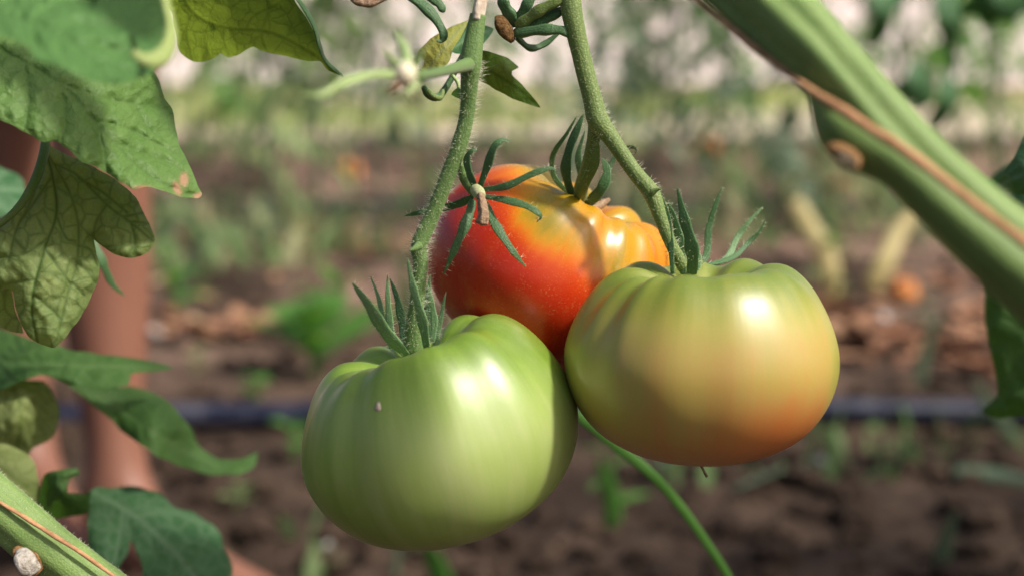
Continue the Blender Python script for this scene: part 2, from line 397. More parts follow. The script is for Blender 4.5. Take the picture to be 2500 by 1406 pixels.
def leaf(name, label, outline, depth, m, veins=(), step=7, curl=0.0, bulge=0.0006, vw=4.5, spots=None, serr=2.0, group=None, cat='leaf', parent=None, wave=0.0, seed=0, subdiv_outline=5, side=None):
    """a leaf blade: outline and veins in photo pixels, depth = control points (x, y, metres)"""
    o = np.array(outline, float)
    cl = np.vstack([o[-1], o, o[0], o[1]]); pts = []
    for i in range(1, len(o)+1):
        L = np.linalg.norm(cl[i+1]-cl[i]); k = max(1, int(L/step))
        a, b, c, d = cl[i-1], cl[i], cl[i+1], cl[i+2]
        for f in np.arange(k)/k:
            cr = .5*((2*b)+(-a+c)*f+(2*a-5*b+4*c-d)*f*f+(-a+3*b-3*c+d)*f**3)
            pts.append(cr*.6+(b*(1-f)+c*f)*.4)
    pts = np.array(pts); r = np.random.default_rng(seed+3)
    s = np.arange(len(pts)); ctr = pts.mean(0)
    pts = pts+(np.sin(s*.55+seed)*.5+vnoise(np.column_stack([s*.21, s*0, s*0+seed]))*1.4-.7)[:, None]*serr*(pts-ctr)/np.linalg.norm(pts-ctr, axis=1)[:, None]
    x0, y0 = pts.min(0); x1, y1 = pts.max(0)
    gx, gy = np.meshgrid(np.arange(x0+step, x1, step), np.arange(y0+step, y1, step*.87))
    gx = gx+(np.arange(gx.shape[0]) % 2)[:, None]*step*.5
    q = np.column_stack([gx.ravel(), gy.ravel()])
    ins = np.zeros(len(q), bool); j = len(pts)-1
    for i in range(len(pts)):
        xi, yi = pts[i]; xj, yj = pts[j]
        c = ((yi > q[:, 1]) != (yj > q[:, 1])) & (q[:, 0] < (xj-xi)*(q[:, 1]-yi)/(yj-yi+1e-12)+xi); ins ^= c; j = i
    q = q[ins]
    loop = np.vstack([pts, pts[:1]])
    q = q[seg_dist(q, loop) > step*.45]
    allp = np.vstack([pts, q]); n = len(pts)
    res = delaunay_2d_cdt([Vector(p) for p in allp], [], [list(range(n))], 1, 1e-4)
    Q = np.array([tuple(v) for v in res[0]]); F = [tuple(f) for f in res[2]]
    dep = tps(depth)(Q)
    ed = seg_dist(Q, loop)
    vein = np.zeros(len(Q)); vd = np.full(len(Q), 200.0)
    vlist = [(np.array(catmull(v, max(6, len(v)*4)) if len(v) > 2 else v, float), 1.0 if k == 0 else .8) for k, v in enumerate(veins)]
    if side:
        # side veins springing from the midrib towards the margin
        mid = vlist[0][0]; nside, ang, ln = side
        for k in range(nside):
            f = (k+.6)/nside; ii = int(f*(len(mid)-2)); t = mid[ii+1]-mid[ii]; t /= np.linalg.norm(t)+1e-9
            for sg in (-1, 1):
                a = math.radians(ang)*sg; d0 = np.array((t[0]*math.cos(a)-t[1]*math.sin(a), t[0]*math.sin(a)+t[1]*math.cos(a)))
                Lk = ln*(1.1-.7*f); p0 = mid[ii]; vlist.append((np.array([p0, p0+d0*Lk*.5, p0+d0*Lk*.85+t*Lk*.2, p0+d0*Lk+t*Lk*.5]), .6))
    for pl, w in vlist:
        d = seg_dist(Q, pl); vein = np.maximum(vein, w*np.exp(-(d/(vw*w))**2)); vd = np.minimum(vd, d)
    B = 1-np.exp(-vd/14.0)
    nz = vnoise(np.column_stack([Q/42.0, np.full(len(Q), seed*1.7)]), seed)-.5
    nz2 = vnoise(np.column_stack([Q/17.0, np.full(len(Q), seed*1.7+9)]), seed)-.5
    dep = dep-bulge*B+curl*np.exp(-ed/16.0)+(nz*.0022+nz2*(.0009+.45*max(0, bulge-.0006)))
    if wave: dep = dep+wave*np.sin((Q[:, 0]+Q[:, 1]*.6)/38.0+seed)*np.exp(-ed/30.0)
    W = Pn(Q, dep)
    luv = np.column_stack([(Q-Q.mean(0))*.13, np.full(len(Q), seed*3.0)])
    at = {'vein': vein, 'luv': luv}
    if spots is not None:
        sp = np.zeros(len(Q))
        for (sx, sy, sa, sb, rot, st) in spots:
            c, s_ = math.cos(rot), math.sin(rot); dx = Q[:, 0]-sx; dy = Q[:, 1]-sy
            sp = np.maximum(sp, st*np.exp(-(((dx*c+dy*s_)/sa)**2+((-dx*s_+dy*c)/sb)**2)**1.5))
        at['spot'] = sp
    base = W[0]
    if parent is None:
        root = thing(name, label, cat, W.mean(0), group)
    else: root = parent
    me = mesh('blade', W, F, attrs=at)
    b = obj('blade', me, m); child(b, root)
    return root, tps(depth)
def midrib(root, pts, w0, w1, df, m, off=.0006, name='midrib'):
    q = catmull(pts, 20); d = df(q)-off
    w = np.linspace(w0, w1, 20)
    path = Pn(q, d); rad = [px(a, b)/2 for a, b in zip(w, d)]
    return tube(name, path, rad, m, root, segs=8)
# ================================================================== the setting
def soil_mat():
    t = NT('soil'); p = t.n('ShaderNodeNewGeometry').outputs['Position']
    big = t.noise(p, 1.1, 4, .6); mid = t.noise(p, 9, 4, .65); fine = t.noise(p, 45, 4, .7)
    sep = t.n('ShaderNodeSeparateXYZ'); t.l(p, sep.inputs[0]); y = sep.outputs[1]
    yy = t.math('ADD', y, t.math('MULTIPLY', t.math('SUBTRACT', big, .5), 1.6))
    col = t.mix(t.ramp(mid, [(.35, 0), (.68, 1)]), (.030, .020, .0145), (.084, .056, .040))  # near soil, base colour darkened to include the shade over it
    col = t.mix(t.math('MULTIPLY', t.ramp(fine, [(.55, 0), (.72, 1)]), .45), col, (.18, .12, .085))
    dry = t.mix(t.ramp(mid, [(.3, 0), (.7, 1)]), (.23, .145, .11), (.42, .285, .215))
    col = t.mix(t.math('MULTIPLY', t.ramp(t.noise(p, 2.3, 3), [(.38, 0), (.60, 1)]), t.ramp(t.math('DIVIDE', yy, 10), [(.2, 0), (.33, .85)])), col, dry)
    # far end of the tunnel: pale trodden dry soil
    pale = t.mix(t.ramp(t.noise(p, 1.7, 4), [(.35, 0), (.65, 1)]), (.54, .44, .33), (.70, .61, .48))
    col = t.mix(t.ramp(t.math('DIVIDE', yy, 20), [(.44, 0), (.475, 1)]), col, pale)
    # damp soil along the watering lines
    for Y, w in ((2.12, .05), (4.9, .22), (8.3, .32)):
        dm = t.math('DIVIDE', t.math('ABSOLUTE', t.math('SUBTRACT', t.math('ADD', y, t.math('MULTIPLY', t.math('SUBTRACT', mid, .5), w)), Y)), w)
        col = t.mix(t.ramp(dm, [(.4, .8), (1, 0)]), col, (.045, .028, .024))
    h = t.math('ADD', t.math('MULTIPLY', mid, 1.0), t.math('MULTIPLY', fine, .5))
    return t.done(t.bsdf(col, .95, .15, t.bump(h, .8, .03)))
M['soil'] = soil_mat()
def ground_z(x, y):
    p = np.column_stack([x, y, np.zeros_like(x)])
    z = (vnoise(p*3.1, 1)-.5)*.035+(vnoise(p*8.7, 2)-.5)*.030+(vnoise(p*19, 3)-.5)*.016
    for Y in (3.3, 6.6): z = z+.05*np.exp(-((y-Y)/.55)**2)
    z = z*smooth(0, 1.2, y)*(1-.7*smooth(9, 12, y))
    return z
def gz(x, y): return float(ground_z(np.array([x]), np.array([y]))[0])
ys = np.concatenate([[-40, -10, -2], np.arange(.8, 4.2, .03), np.arange(4.2, 10, .06), np.arange(10, 24, .3), [26, 34, 60, 150]])
xs = np.concatenate([[-120, -40, -14], np.arange(-6, -2.2, .15), np.arange(-2.2, 2.2, .035), np.arange(2.2, 6.1, .15), [14, 40, 120]])
gx, gy = np.meshgrid(xs, ys); GV = np.column_stack([gx.ravel(), gy.ravel(), np.zeros(gx.size)]); GV[:, 2] = ground_z(GV[:, 0], GV[:, 1])
nx, ny = len(xs), len(ys)
GF = [(j*nx+i, j*nx+i+1, (j+1)*nx+i+1, (j+1)*nx+i) for j in range(ny-1) for i in range(nx-1)]
tag(obj('ground', mesh('ground', GV, GF), M['soil']), kind='structure')

# clods of soil
r = RNG; V = []; F = []
ico = bmesh.new(); bmesh.ops.create_icosphere(ico, subdivisions=1, radius=1); iv = np.array([v.co[:] for v in ico.verts]); jf = [tuple(v.index for v in f.verts) for f in ico.faces]; ico.free()
for k in range(2600):
    Y = 1.3+7*r.random()**1.6; X = (r.random()-.5)*(.9*Y+.6); s = .008+.022*r.random()**2.5
    o = len(V); q = iv*s*(1+.5*(r.random(iv.shape)-.5))*np.array([1, 1, .7]); q = q+np.array([X, Y, gz(X, Y)+s*.3])
    V += list(q); F += [tuple(a+o for a in f) for f in jf]
tag(obj('soil_clods', mesh('soil_clods', V, F, False), M['soil']), 'loose crumbly brown clods lying over the soil', 'soil', kind='stuff')

# plastic-film end wall of the tunnel
def film_mat():
    t = NT('film'); p = t.n('ShaderNodeNewGeometry').outputs['Position']; n = t.noise(t.scale(p, (.5, .5, .2)), 1.5, 3)
    c = t.mix(n, (.88, .75, .69), (.95, .84, .79))
    a = t.bsdf(c, .45, .4, t.bump(t.noise(t.scale(p, (2, 1, .3)), 2, 2), .4, .05)); tr = t.n('ShaderNodeBsdfTranslucent'); t.l(c, tr.inputs[0])
    m = t.n('ShaderNodeMixShader'); m.inputs[0].default_value = .85; t.l(a, m.inputs[1]); t.l(tr.outputs[0], m.inputs[2]); return t.done(m.outputs[0])
M['film'] = film_mat(); M['metal'] = simple('metal', (.35, .36, .38), (.48, .49, .50), 30, .45, .5, .1, .001)
WY = 23.0
root = thing('greenhouse_wall', 'pale translucent plastic film wall closing the far end of the greenhouse', 'wall', (0, WY, 0))
def box(name, c, s, m, root):
    V = [(c[0]+sx*s[0]/2, c[1]+sy*s[1]/2, c[2]+sz*s[2]/2) for sx in (-1, 1) for sy in (-1, 1) for sz in (-1, 1)]
    F = [(0, 1, 3, 2), (4, 6, 7, 5), (0, 4, 5, 1), (2, 3, 7, 6), (0, 2, 6, 4), (1, 5, 7, 3)]
    return child(obj(name, mesh(name, V, F, False), m), root)
for k in range(9):
    x0 = -18+4*k; n = 24; V = []; F = []
    for j in range(13):
        for i in range(n+1):
            u = i/n; V.append((x0+.02+u*3.96, WY-2.0*3.4*j/12+.05*math.sin(u*math.pi)*math.sin(k*2+j*.8)+.012*math.sin(u*31+j), .02+3.4*j/12))
    for j in range(12):
        for i in range(n): F.append((j*(n+1)+i, j*(n+1)+i+1, (j+1)*(n+1)+i+1, (j+1)*(n+1)+i))
    child(obj('film_panel', mesh('film_panel', V, F), M['film']), root)
for k in range(10): tube('post', [(-18+4*k, WY+.1, 0), (-18+4*k, WY+.1-2.0*3.6, 3.6)], [.035, .035], M['metal'], root, segs=10)
tube('rail', [(-18, WY+.14-2.0*3.45, 3.45), (18, WY+.14-1.1*3.45, 3.45)], [.03, .03], M['metal'], root, segs=10)
tube('rail', [(-18, WY+.14-2.0*1.9, 1.9), (18, WY+.14-2.0*1.9, 1.9)], [.02, .02], M['metal'], root, segs=10)

# watering pipes
def pipe_mat():
    t = NT('pipe'); p = t.n('ShaderNodeNewGeometry').outputs['Position']; n = t.noise(p, 14, 4)
    return t.done(t.bsdf(t.mix(t.ramp(n, [(.45, 0), (.75, 1)]), (.014, .017, .038), (.10, .105, .135)), .32, .5))
M['pipe'] = pipe_mat()
def pipe(label, y0, y1, rad, z, seed):
    rr = np.random.default_rng(seed); X = np.linspace(-6, 6, 90)
    Yv = y0+(y1-y0)*(X+1)/2+.012*np.sin(X*3+seed)+.006*np.sin(X*9)
    root = thing('watering_pipe', label, 'pipe', (0, (y0+y1)/2, 0), 'watering pipes across the soil')
    tube('pipe_run', [(x, y, z+.004*math.sin(x*5+seed)) for x, y in zip(X, Yv)], [rad]*90, M['pipe'], root, segs=14)
    for k in range(0, 90, 5):
        x, y = X[k], Yv[k]; tube('dripper', [(x, y, z+rad*.7), (x, y, z+rad*1.5)], [rad*.42, rad*.3], M['pipe'], root, segs=8)
pipe('dark blue black watering pipe lying across the soil just behind the tomatoes', GD(1052), GD(1036), .0185, .024, 1)
pipe('dark watering pipe across the middle of the soil, second from the front', 4.9, 4.85, .0125, .03, 2)
pipe('farthest dark watering pipe, at the edge of the pale ground', 8.3, 8.4, .0125, .03, 3)

def lie(x, y, dpx):
    """centre of a ball of dpx pixels that is seen at (x, y) and rests on the soil"""
    z = .04
    for _ in range(12):
        g = G(x, y, z); z = z*.5+.5*(gz(g.x, g.y)+.75*px(dpx, (g-CAMP).dot(FWD))/2)
    return G(x, y, z)
KEEP = lie(2210, 712, 66)
# dry litter
def litter_mat():
    t = NT('dry_litter'); oi = t.attr('tone').outputs['Fac']
    c = t.ramp(oi, [(0, (.20, .09, .055)), (.35, (.32, .17, .10)), (.65, (.38, .26, .15)), (1, (.52, .44, .32))])
    return t.done(t.bsdf(c, .8, .2))
M['litter'] = litter_mat()
V = []; F = []; tone = []
def litter(X, Y, L, Wd, tn):
    if abs(X-KEEP.x) < .08 and -.35 < Y-KEEP.y < .06: return
    a = r.random()*6.28; c, s = math.cos(a), math.sin(a); o = len(V); z0 = gz(X, Y)+.008; cu = (r.random()-.2)*L*.5; ro = r.random()*.6
    for i in range(5):
        u = i/4; w = Wd*math.sin(math.pi*min(.97, u*.9+.06))
        for sgn in (-1, 0, 1):
            lx = (u-.5)*L; ly = sgn*w*.5; lz = cu*(u-.5)**2*2+abs(sgn)*w*.2+ro*.3*L*u
            V.append((X+lx*c-ly*s, Y+lx*s+ly*c, z0+lz)); tone.append(tn)
    for i in range(4):
        for j in range(2): F.append((o+i*3+j, o+i*3+j+1, o+i*3+j+4, o+i*3+j+3))
for k in range(620):
    Y = 2.5+7*r.random()**1.2; X = (r.random()-.5)*(.85*Y+.6)
    if vnoise(np.array([[X*1.3, Y*1.3, 5]]))[0] < .5 and r.random() < .7: continue
    litter(X, Y, .03+.06*r.random(), .010+.028*r.random(), r.random()*.8)
for (cx, cy, n, sx, sy) in ((2230, 825, 150, 260, 80), (2420, 860, 50, 80, 60), (520, 830, 26, 130, 30), (620, 600, 60, 220, 45), (880, 620, 60, 180, 45), (1960, 800, 30, 90, 30)):
    for k in range(n):
        g = G(cx+r.normal()*sx*.5, cy+r.normal()*sy*.5); litter(g.x, g.y, .05+.08*r.random(), .02+.04*r.random(), (r.random()*.5 if cx > 1500 else r.random()*.7))
tag(obj('dry_litter', mesh('dry_litter', V, F, attrs={'tone': np.array(tone)}), M['litter']), 'dead tan and rust coloured leaf litter strewn over the soil', 'leaf litter', kind='stuff')

# ------------------------------------------------------------------ weeds
def weed_mat(name, c1, c2, tr, f=.35):
    t = NT(name); p = t.n('ShaderNodeNewGeometry').outputs['Position']; n = t.noise(p, 22, 3)
    c = t.mix(n, c1, c2); a = t.bsdf(c, .5, .35); b = t.n('ShaderNodeBsdfTranslucent'); b.inputs[0].default_value = (*tr, 1)
    m = t.n('ShaderNodeMixShader'); m.inputs[0].default_value = f; t.l(a, m.inputs[1]); t.l(b.outputs[0], m.inputs[2]); return t.done(m.outputs[0])
M['weed'] = weed_mat('weed', (.06, .17, .03), (.11, .27, .05), (.16, .38, .04))
M['weed_pale'] = weed_mat('weed_pale', (.16, .25, .09), (.25, .33, .13), (.25, .4, .1))
M['weed_grey'] = weed_mat('weed_grey', (.10, .16, .10), (.17, .22, .14), (.12, .22, .08))
M['weed_yellow'] = weed_mat('weed_yellow', (.52, .46, .19), (.64, .53, .28), (.5, .46, .15))
M['cover'] = weed_mat('cover', (.30, .38, .14), (.42, .46, .22), (.4, .5, .15))
def ovate(L, Wd, fold=.25, droop=.35, lobes=0.0):
    V = []; F = []; n = 8
    for i in range(n+1):
        u = i/n; w = Wd*math.sin(math.pi*(u*.94+.03))**.8*(1-.25*u)*(1+lobes*math.sin(u*19))
        for sgn in (-1, -.5, 0, .5, 1): V.append((u*L, sgn*w*.5, abs(sgn)*w*.5*fold-droop*L*u*u+.22*L*u))
    for i in range(n):
        for j in range(4): F.append((i*5+j, i*5+j+1, i*5+j+6, i*5+j+5))
    return mesh('leaf', V, F)
LEAFM = {}
def weed(loc, h, nl, size, mkey, label, group, seed, name='weed_plant', wide=.5, lobes=.0, spread=1.0):
    rr = np.random.default_rng(seed); root = thing(name, label, 'weed', loc, group); m = M[mkey]
    key = (round(wide, 2), mkey, lobes)
    if key not in LEAFM:
        me = ovate(1, wide, lobes=lobes); me.materials.append(m); LEAFM[key] = me
    top = np.array((rr.normal()*h*.12, rr.normal()*h*.12, h))
    V, F, UV = tube_data([(0, 0, -.02), top*.5+np.array((rr.normal()*h*.05, 0, 0)), top], [.004*size/.06+.0008, .003*size/.06, .0015], segs=7, n=8)
    st = obj('stem', mesh('stem', V, F, attrs={'tuv': UV}), m, root)
    for k in range(nl):
        lf = obj('leaf', LEAFM[key], None, root); f = (k+1)/nl
        lf.location = top*(f*.9+.08)
        lf.rotation_euler = (rr.normal()*.2, -(.15+.5*rr.random())*spread, k*2.4+rr.normal()*.3)
        s = size*(.6+.6*rr.random())*(1.15-.45*f); lf.scale = (s, s, s)
    return root
near = [(770, 930, .13, 9, .115, 'weed', 'bright green broad leaved weed on the soil left of the green tomato', .65, .0),
        (830, 850, .13, 8, .105, 'weed', 'green weed close behind the left edge of the green tomato', .6, .0),
        (470, 915, .04, 4, .034, 'weed_pale', 'small yellow green weed seedling in front of the tan litter at left', .8, .0),
        (620, 985, .05, 5, .035, 'weed', 'low green weed sprouting just behind the watering pipe at left', .7, .0),
        (2340, 690, .10, 6, .075, 'weed', 'bright green weed right of the orange fallen tomato', .5, .0),
        (2250, 830, .09, 7, .055, 'weed_grey', 'dull green weed growing in the rust coloured litter at right', .6, .0),
        (2020, 770, .14, 9, .070, 'weed_pale', 'pale green weed at the foot of the yellow stalks', .5, .0),
        (1480, 1290, .10, 5, .060, 'weed', 'dark green narrow weed below the gap between the two front tomatoes', .3, .0),
        (570, 1290, .03, 5, .026, 'weed_pale', 'tiny pale green weed beside the bare foot', .8, .0),
        (960, 1390, .09, 5, .060, 'weed_grey', 'grey green weed under the green tomato at the bottom edge', .3, .0),
        (1610, 1190, .05, 6, .045, 'weed_grey', 'dull green weed under the turning tomato beside the long grass blade', .5, .0),
        (720, 1120, .06, 6, .040, 'weed', 'small green weed left of the green tomato in front of the pipe', .6, .0),
        (440, 790, .14, 9, .075, 'weed', 'green weed clump right of the bare leg', .55, .0),
        (640, 690, .14, 9, .055, 'weed_grey', 'grey green weed in the middle left of the soil', .5, .0),
        (1000, 690, .20, 10, .050, 'weed_grey', 'tall dull weed behind the red tomato at left', .4, .0)]
for i, (x, y, h, nl, sz, mk, lab, wd, lo) in enumerate(near):
    g = G(x, y); g.z = gz(g.x, g.y)-.005
    weed(g, h, nl, sz, mk, lab, 'weeds on the soil', 100+i, wide=wd, lobes=lo)
for i in range(62):
    y = 335+360*r.random()**.8; x = r.random()*2700-100; g = G(x, y); g.z = gz(g.x, g.y)-.005
    mk = ('weed_pale', 'weed_grey', 'weed', 'weed_grey', 'weed_pale')[r.integers(5)]
    weed(g, .07+.16*r.random(), int(r.integers(5, 9)), .035+.05*r.random(), mk, 'blurred leafy weed among many scattered over the soil behind the tomatoes', 'blurred weeds behind the tomatoes', 300+i, wide=.3+.35*r.random())
# patches of seedlings and thin grass between the rows
V = []; F = []; tone = []
for k in range(6400):
    Y = 2.2+7*r.random()**.9 if k < 5200 else 1.35+.9*r.random(); X = (r.random()-.5)*(.8*Y+.5); nn = vnoise(np.array([[X*1.6, Y*1.1, 7.]]))[0] if k < 5200 else vnoise(np.array([[X*4, Y*4, 3.]]))[0]
    if nn < (.67 if k < 5200 else .80): continue
    sz = 1 if k < 5200 else .45
    o = len(V); a = r.random()*6.28; L = sz*(.04+.16*r.random()**1.5); w = sz*(.008+.016*r.random()); tl = r.random()*.9; c, s = math.cos(a), math.sin(a); zz = gz(X, Y)-.004; tt = r.random()*(1 if k < 5200 else .5)
    for u, ww in ((0, .5), (.5, 1), (1, .1)):
        for sg in (-1, 1): V.append((X+c*L*u*tl-s*w*ww*sg, Y+s*L*u*tl+c*w*ww*sg, zz+L*u*(1-tl*.6*u))); tone.append(tt)
    F += [(o, o+1, o+3, o+2), (o+2, o+3, o+5, o+4)]
def seed_mat():
    t = NT('seedlings'); c = t.ramp(t.attr('tone').outputs['Fac'], [(0, (.10, .20, .06)), (.4, (.20, .29, .12)), (.75, (.34, .37, .19)), (1, (.50, .43, .27))]); a = t.bsdf(c, .6, .25)
    b_ = t.n('ShaderNodeBsdfTranslucent'); t.l(c, b_.inputs[0]); m = t.n('ShaderNodeMixShader'); m.inputs[0].default_value = .35; t.l(a, m.inputs[1]); t.l(b_.outputs[0], m.inputs[2]); return t.done(m.outputs[0])
M['seedlings'] = seed_mat()
tag(obj('seedling_grass', mesh('seedling_grass', V, F, attrs={'tone': np.array(tone)}), M['seedlings']), 'thin pale grass and seedlings growing in patches between the rows', 'grass', kind='stuff')
# low green carpet on the pale far ground
V = []; F = []
for k in range(9000):
    Y = 9.3+10*r.random()**.8; X = (r.random()-.5)*(.8*Y+1)
    if vnoise(np.array([[X*.55, Y*.35, 2.]]))[0] < .60: continue
    o = len(V); a = r.random()*6.28; L = .06+.14*r.random(); w = .015+.03*r.random(); tl = r.random()*.9; c, s = math.cos(a), math.sin(a); zz = gz(X, Y)
    for u, ww in ((0, .4), (.5, 1), (1, .1)):
        for sg in (-1, 1): V.append((X+c*L*u*tl-s*w*ww*sg, Y+s*L*u*tl+c*w*ww*sg, zz+L*u*(1-tl*.6*u)))
    F += [(o, o+1, o+3, o+2), (o+2, o+3, o+5, o+4)]
tag(obj('ground_cover', mesh('ground_cover', V, F), M['cover']), 'low pale green ground cover over the far sunlit ground', 'ground cover', kind='stuff')

# ------------------------------------------------------------------ tomato plants in the rows behind
def compound_leaf_mesh(seed, L=.28):
    rr = np.random.default_rng(seed); V = []; F = []
    def leaflet(o, d, l, w):
        d = d/np.linalg.norm(d); s = np.cross(d, (0, 0, 1)); s /= np.linalg.norm(s)+1e-9; b = len(V)
        for i in range(6):
            u = i/5; ww = w*math.sin(math.pi*(u*.92+.04))*(1+.25*math.sin(u*14))
            for sg in (-1, 0, 1): V.append(o+d*l*u+s*ww*.5*sg+np.array((0, 0, 1))*(abs(sg)*ww*.12-.35*l*u*u))
        for i in range(5):
            for j in range(2): F.append((b+i*3+j, b+i*3+j+1, b+i*3+j+4, b+i*3+j+3))
    pts = [np.array((u*L, 0, .10*L*u-.45*L*u*u)) for u in np.linspace(0, 1, 6)]
    v, f, _ = tube_data(pts, [.003, .0028, .0024, .002, .0016, .001], segs=5); V += list(v); F += list(f)
    for i in (2, 3, 4):
        for sg in (-1, 1): leaflet(pts[i], np.array((.45, sg*.9, -.15+.1*rr.normal())), L*(.36-.03*i), L*.17)
    leaflet(pts[5], np.array((1, 0, -.5)), L*.36, L*.2)
    return mesh('compound_leaf', V, F)
CL = {}
for mk in ('weed', 'weed_pale', 'weed_grey'):
    CL[mk] = [compound_leaf_mesh(s) for s in (1, 2, 3)]
    for me in CL[mk]: me.materials.append(M[mk])
def row_plant(loc, top, n, mk, label, seed, smin=.0, size=1.0, group='tomato plants in the rows behind', stem=.007):
    rr = np.random.default_rng(seed); root = thing('tomato_plant', label, 'tomato plant', loc, group)
    k = 8; pts = [np.array((top[0]*u+.02*math.sin(u*9+seed)*(u > 0), top[1]*u+.02*math.cos(u*7+seed)*(u > 0), top[2]*u-.03)) for u in np.linspace(0, 1, k)]
    V, F, UV = tube_data(pts, np.linspace(stem, stem*.6, k), segs=8, n=24); obj('stem', mesh('stem', V, F, attrs={'tuv': UV}), M['weed_grey'], root)
    q = catmull(pts, 60)
    for i in range(n):
        f = smin+(1-smin)*(i+rr.random()*.8)/n; lf = obj('leaf', CL[mk][int(rr.integers(3))], None, root)
        lf.location = q[min(59, int(f*59))]; lf.rotation_euler = (rr.normal()*.3, .1+.5*rr.random(), rr.random()*6.28); s = size*(.7+.6*rr.random()); lf.scale = (s, s, s)
    return root
def plant_at(x, y, tx, h, n, mk, label, seed, **kw):
    """base seen at (x, y); tx = sideways lean of the top in metres"""
    g = G(x, y); g.z = gz(g.x, g.y); return row_plant(g, (tx, 0, h), n, mk, label, seed, **kw)
plant_at(1038, 660, .04, 1.6, 9, 'weed_grey', 'slender upright tomato plant seen just left of the red tomato', 1, smin=.35)
plant_at(940, 640, -.02, 1.3, 8, 'weed_pale', 'pale thin tomato plant below the blurred flower', 2, smin=.4)
plant_at(600, 480, .1, 1.5, 14, 'weed_pale', 'pale leafy tomato plant between the left leaves and the flower', 3)
plant_at(830, 430, .0, 1.7, 16, 'weed', 'dark leafy tomato plant standing behind the blurred flower', 4, smin=.45)
plant_at(1640, 560, .85, 1.6, 12, 'weed_grey', 'tomato plant leaning right behind the turning tomato', 5, smin=.1)
plant_at(1930, 520, -.75, 1.6, 10, 'weed_grey', 'tomato plant leaning left that crosses its neighbour', 6, smin=.1)
plant_at(1760, 420, .1, 1.7, 16, 'weed', 'green leafy tomato plant beyond the two crossed ones', 7, smin=.15)
plant_at(2330, 470, -.1, 1.6, 16, 'weed', 'leafy tomato plant behind the thick diagonal stem', 8, smin=.1)
plant_at(1560, 380, .05, 1.7, 14, 'weed_pale', 'far pale tomato plant right of the truss stalk', 9, smin=.1)
plant_at(480, 400, .1, 1.6, 14, 'weed', 'far leafy tomato plant just right of the left leaves', 10, smin=.2)
plant_at(1180, 380, .0, 1.6, 14, 'weed_pale', 'far pale tomato plant behind the two truss stalks', 11, smin=.2)
plant_at(2080, 360, .1, 1.7, 14, 'weed_pale', 'far pale tomato plant above the fallen red tomato at right', 12, smin=.1)
plant_at(700, 350, .0, 1.8, 14, 'weed_pale', 'farthest pale tomato plant on the left', 13, smin=.1)

more = [(1600, 520, .05, 'thin upright tomato plant right of the right stalk', 'weed_grey', .3), (1660, 400, -.1, 'dull leafy tomato plant over the right tomato', 'weed_grey', .3), (1490, 450, .1, 'grey green tomato plant close to the right stalk', 'weed_grey', .3), (640, 560, .05, 'thin tomato plant in the middle left', 'weed_grey', .4), (2160, 560, .1, 'dull tomato plant above the yellow stalks', 'weed', .3), (2440, 520, -.1, 'dark tomato plant at the far right', 'weed', .3), (870, 460, .1, 'grey tomato plant just left of the flower', 'weed_grey', .45), (1520, 620, -.25, 'thin tomato plant rising behind the right stalk', 'weed_grey', .2), (1700, 480, .3, 'dull tomato plant with sparse leaves above the turning tomato', 'weed', .1), (2000, 430, -.2, 'sparse tomato plant just left of the thick stem', 'weed_grey', .1),
        (2250, 400, .2, 'pale tomato plant right behind the thick stem', 'weed_pale', .1), (2420, 380, .1, 'leafy tomato plant near the right edge', 'weed', .1), (780, 520, .1, 'dull tomato plant in the row left of the left stalk', 'weed_grey', .3),
        (560, 360, .1, 'green tomato plant far behind the spotted leaf', 'weed', .1), (900, 360, .0, 'far pale tomato plant behind the flower', 'weed_pale', .1), (1300, 350, .1, 'far tomato plant between the two stalks', 'weed_grey', .1), (400, 350, .0, 'far tomato plant close to the spotted leaf', 'weed_grey', .1)]
for i, (x, y, tx, lab, mk, sm) in enumerate(more): plant_at(x, y, tx, 1.5+.1*(i % 3), 15, mk, lab, 60+i, smin=sm, size=.85, stem=.011)
for i in range(26):
    x = -80+105*i+60*r.random(); y = 262+62*r.random(); g = G(x, y); g.z = gz(g.x, g.y)
    row_plant(g, (.3*(r.random()-.5), 0, 1.0+.9*r.random()), 10, ('weed_pale', 'weed_grey', 'weed')[i % 3], 'blurred tomato plant in the far rows on the pale ground', 200+i, smin=.05, size=1.0, group='blurred tomato plants in the far rows', stem=.010)
# nearer plant at the top right, its leaves hang into the picture
hang = [('dark drooping leaf hanging at the top right beside the thick stem', 1.55, [(2150, -60), (2200, -40), (2196, 10), (2176, 48), (2168, 84), (2128, 118), (2106, 112), (2122, 74), (2130, 30), (2128, -20)]),
        ('grey green leaf hanging close to the right edge of the thick stem', 1.7, [(2232, 138), (2262, 170), (2282, 222), (2264, 262), (2224, 268), (2180, 244), (2164, 212), (2206, 196)]),
        ('long narrow blurred leaf hanging near the top right corner', 1.5, [(2290, -60), (2340, -50), (2346, 10), (2352, 60), (2330, 110), (2338, 160), (2316, 190), (2310, 130), (2286, 60), (2280, 10)]),
        ('broad blurred leaf in the top right corner', 1.4, [(2380, -60), (2540, -60), (2540, 30), (2500, 34), (2470, 62), (2440, 50), (2410, 70), (2384, 40), (2350, 44), (2340, 10), (2372, -10)]),
        ('small blurred leaf dangling at the upper right over pale ground', 1.75, [(2310, 170), (2332, 200), (2338, 250), (2312, 296), (2280, 318), (2262, 290), (2290, 250), (2296, 210)])]
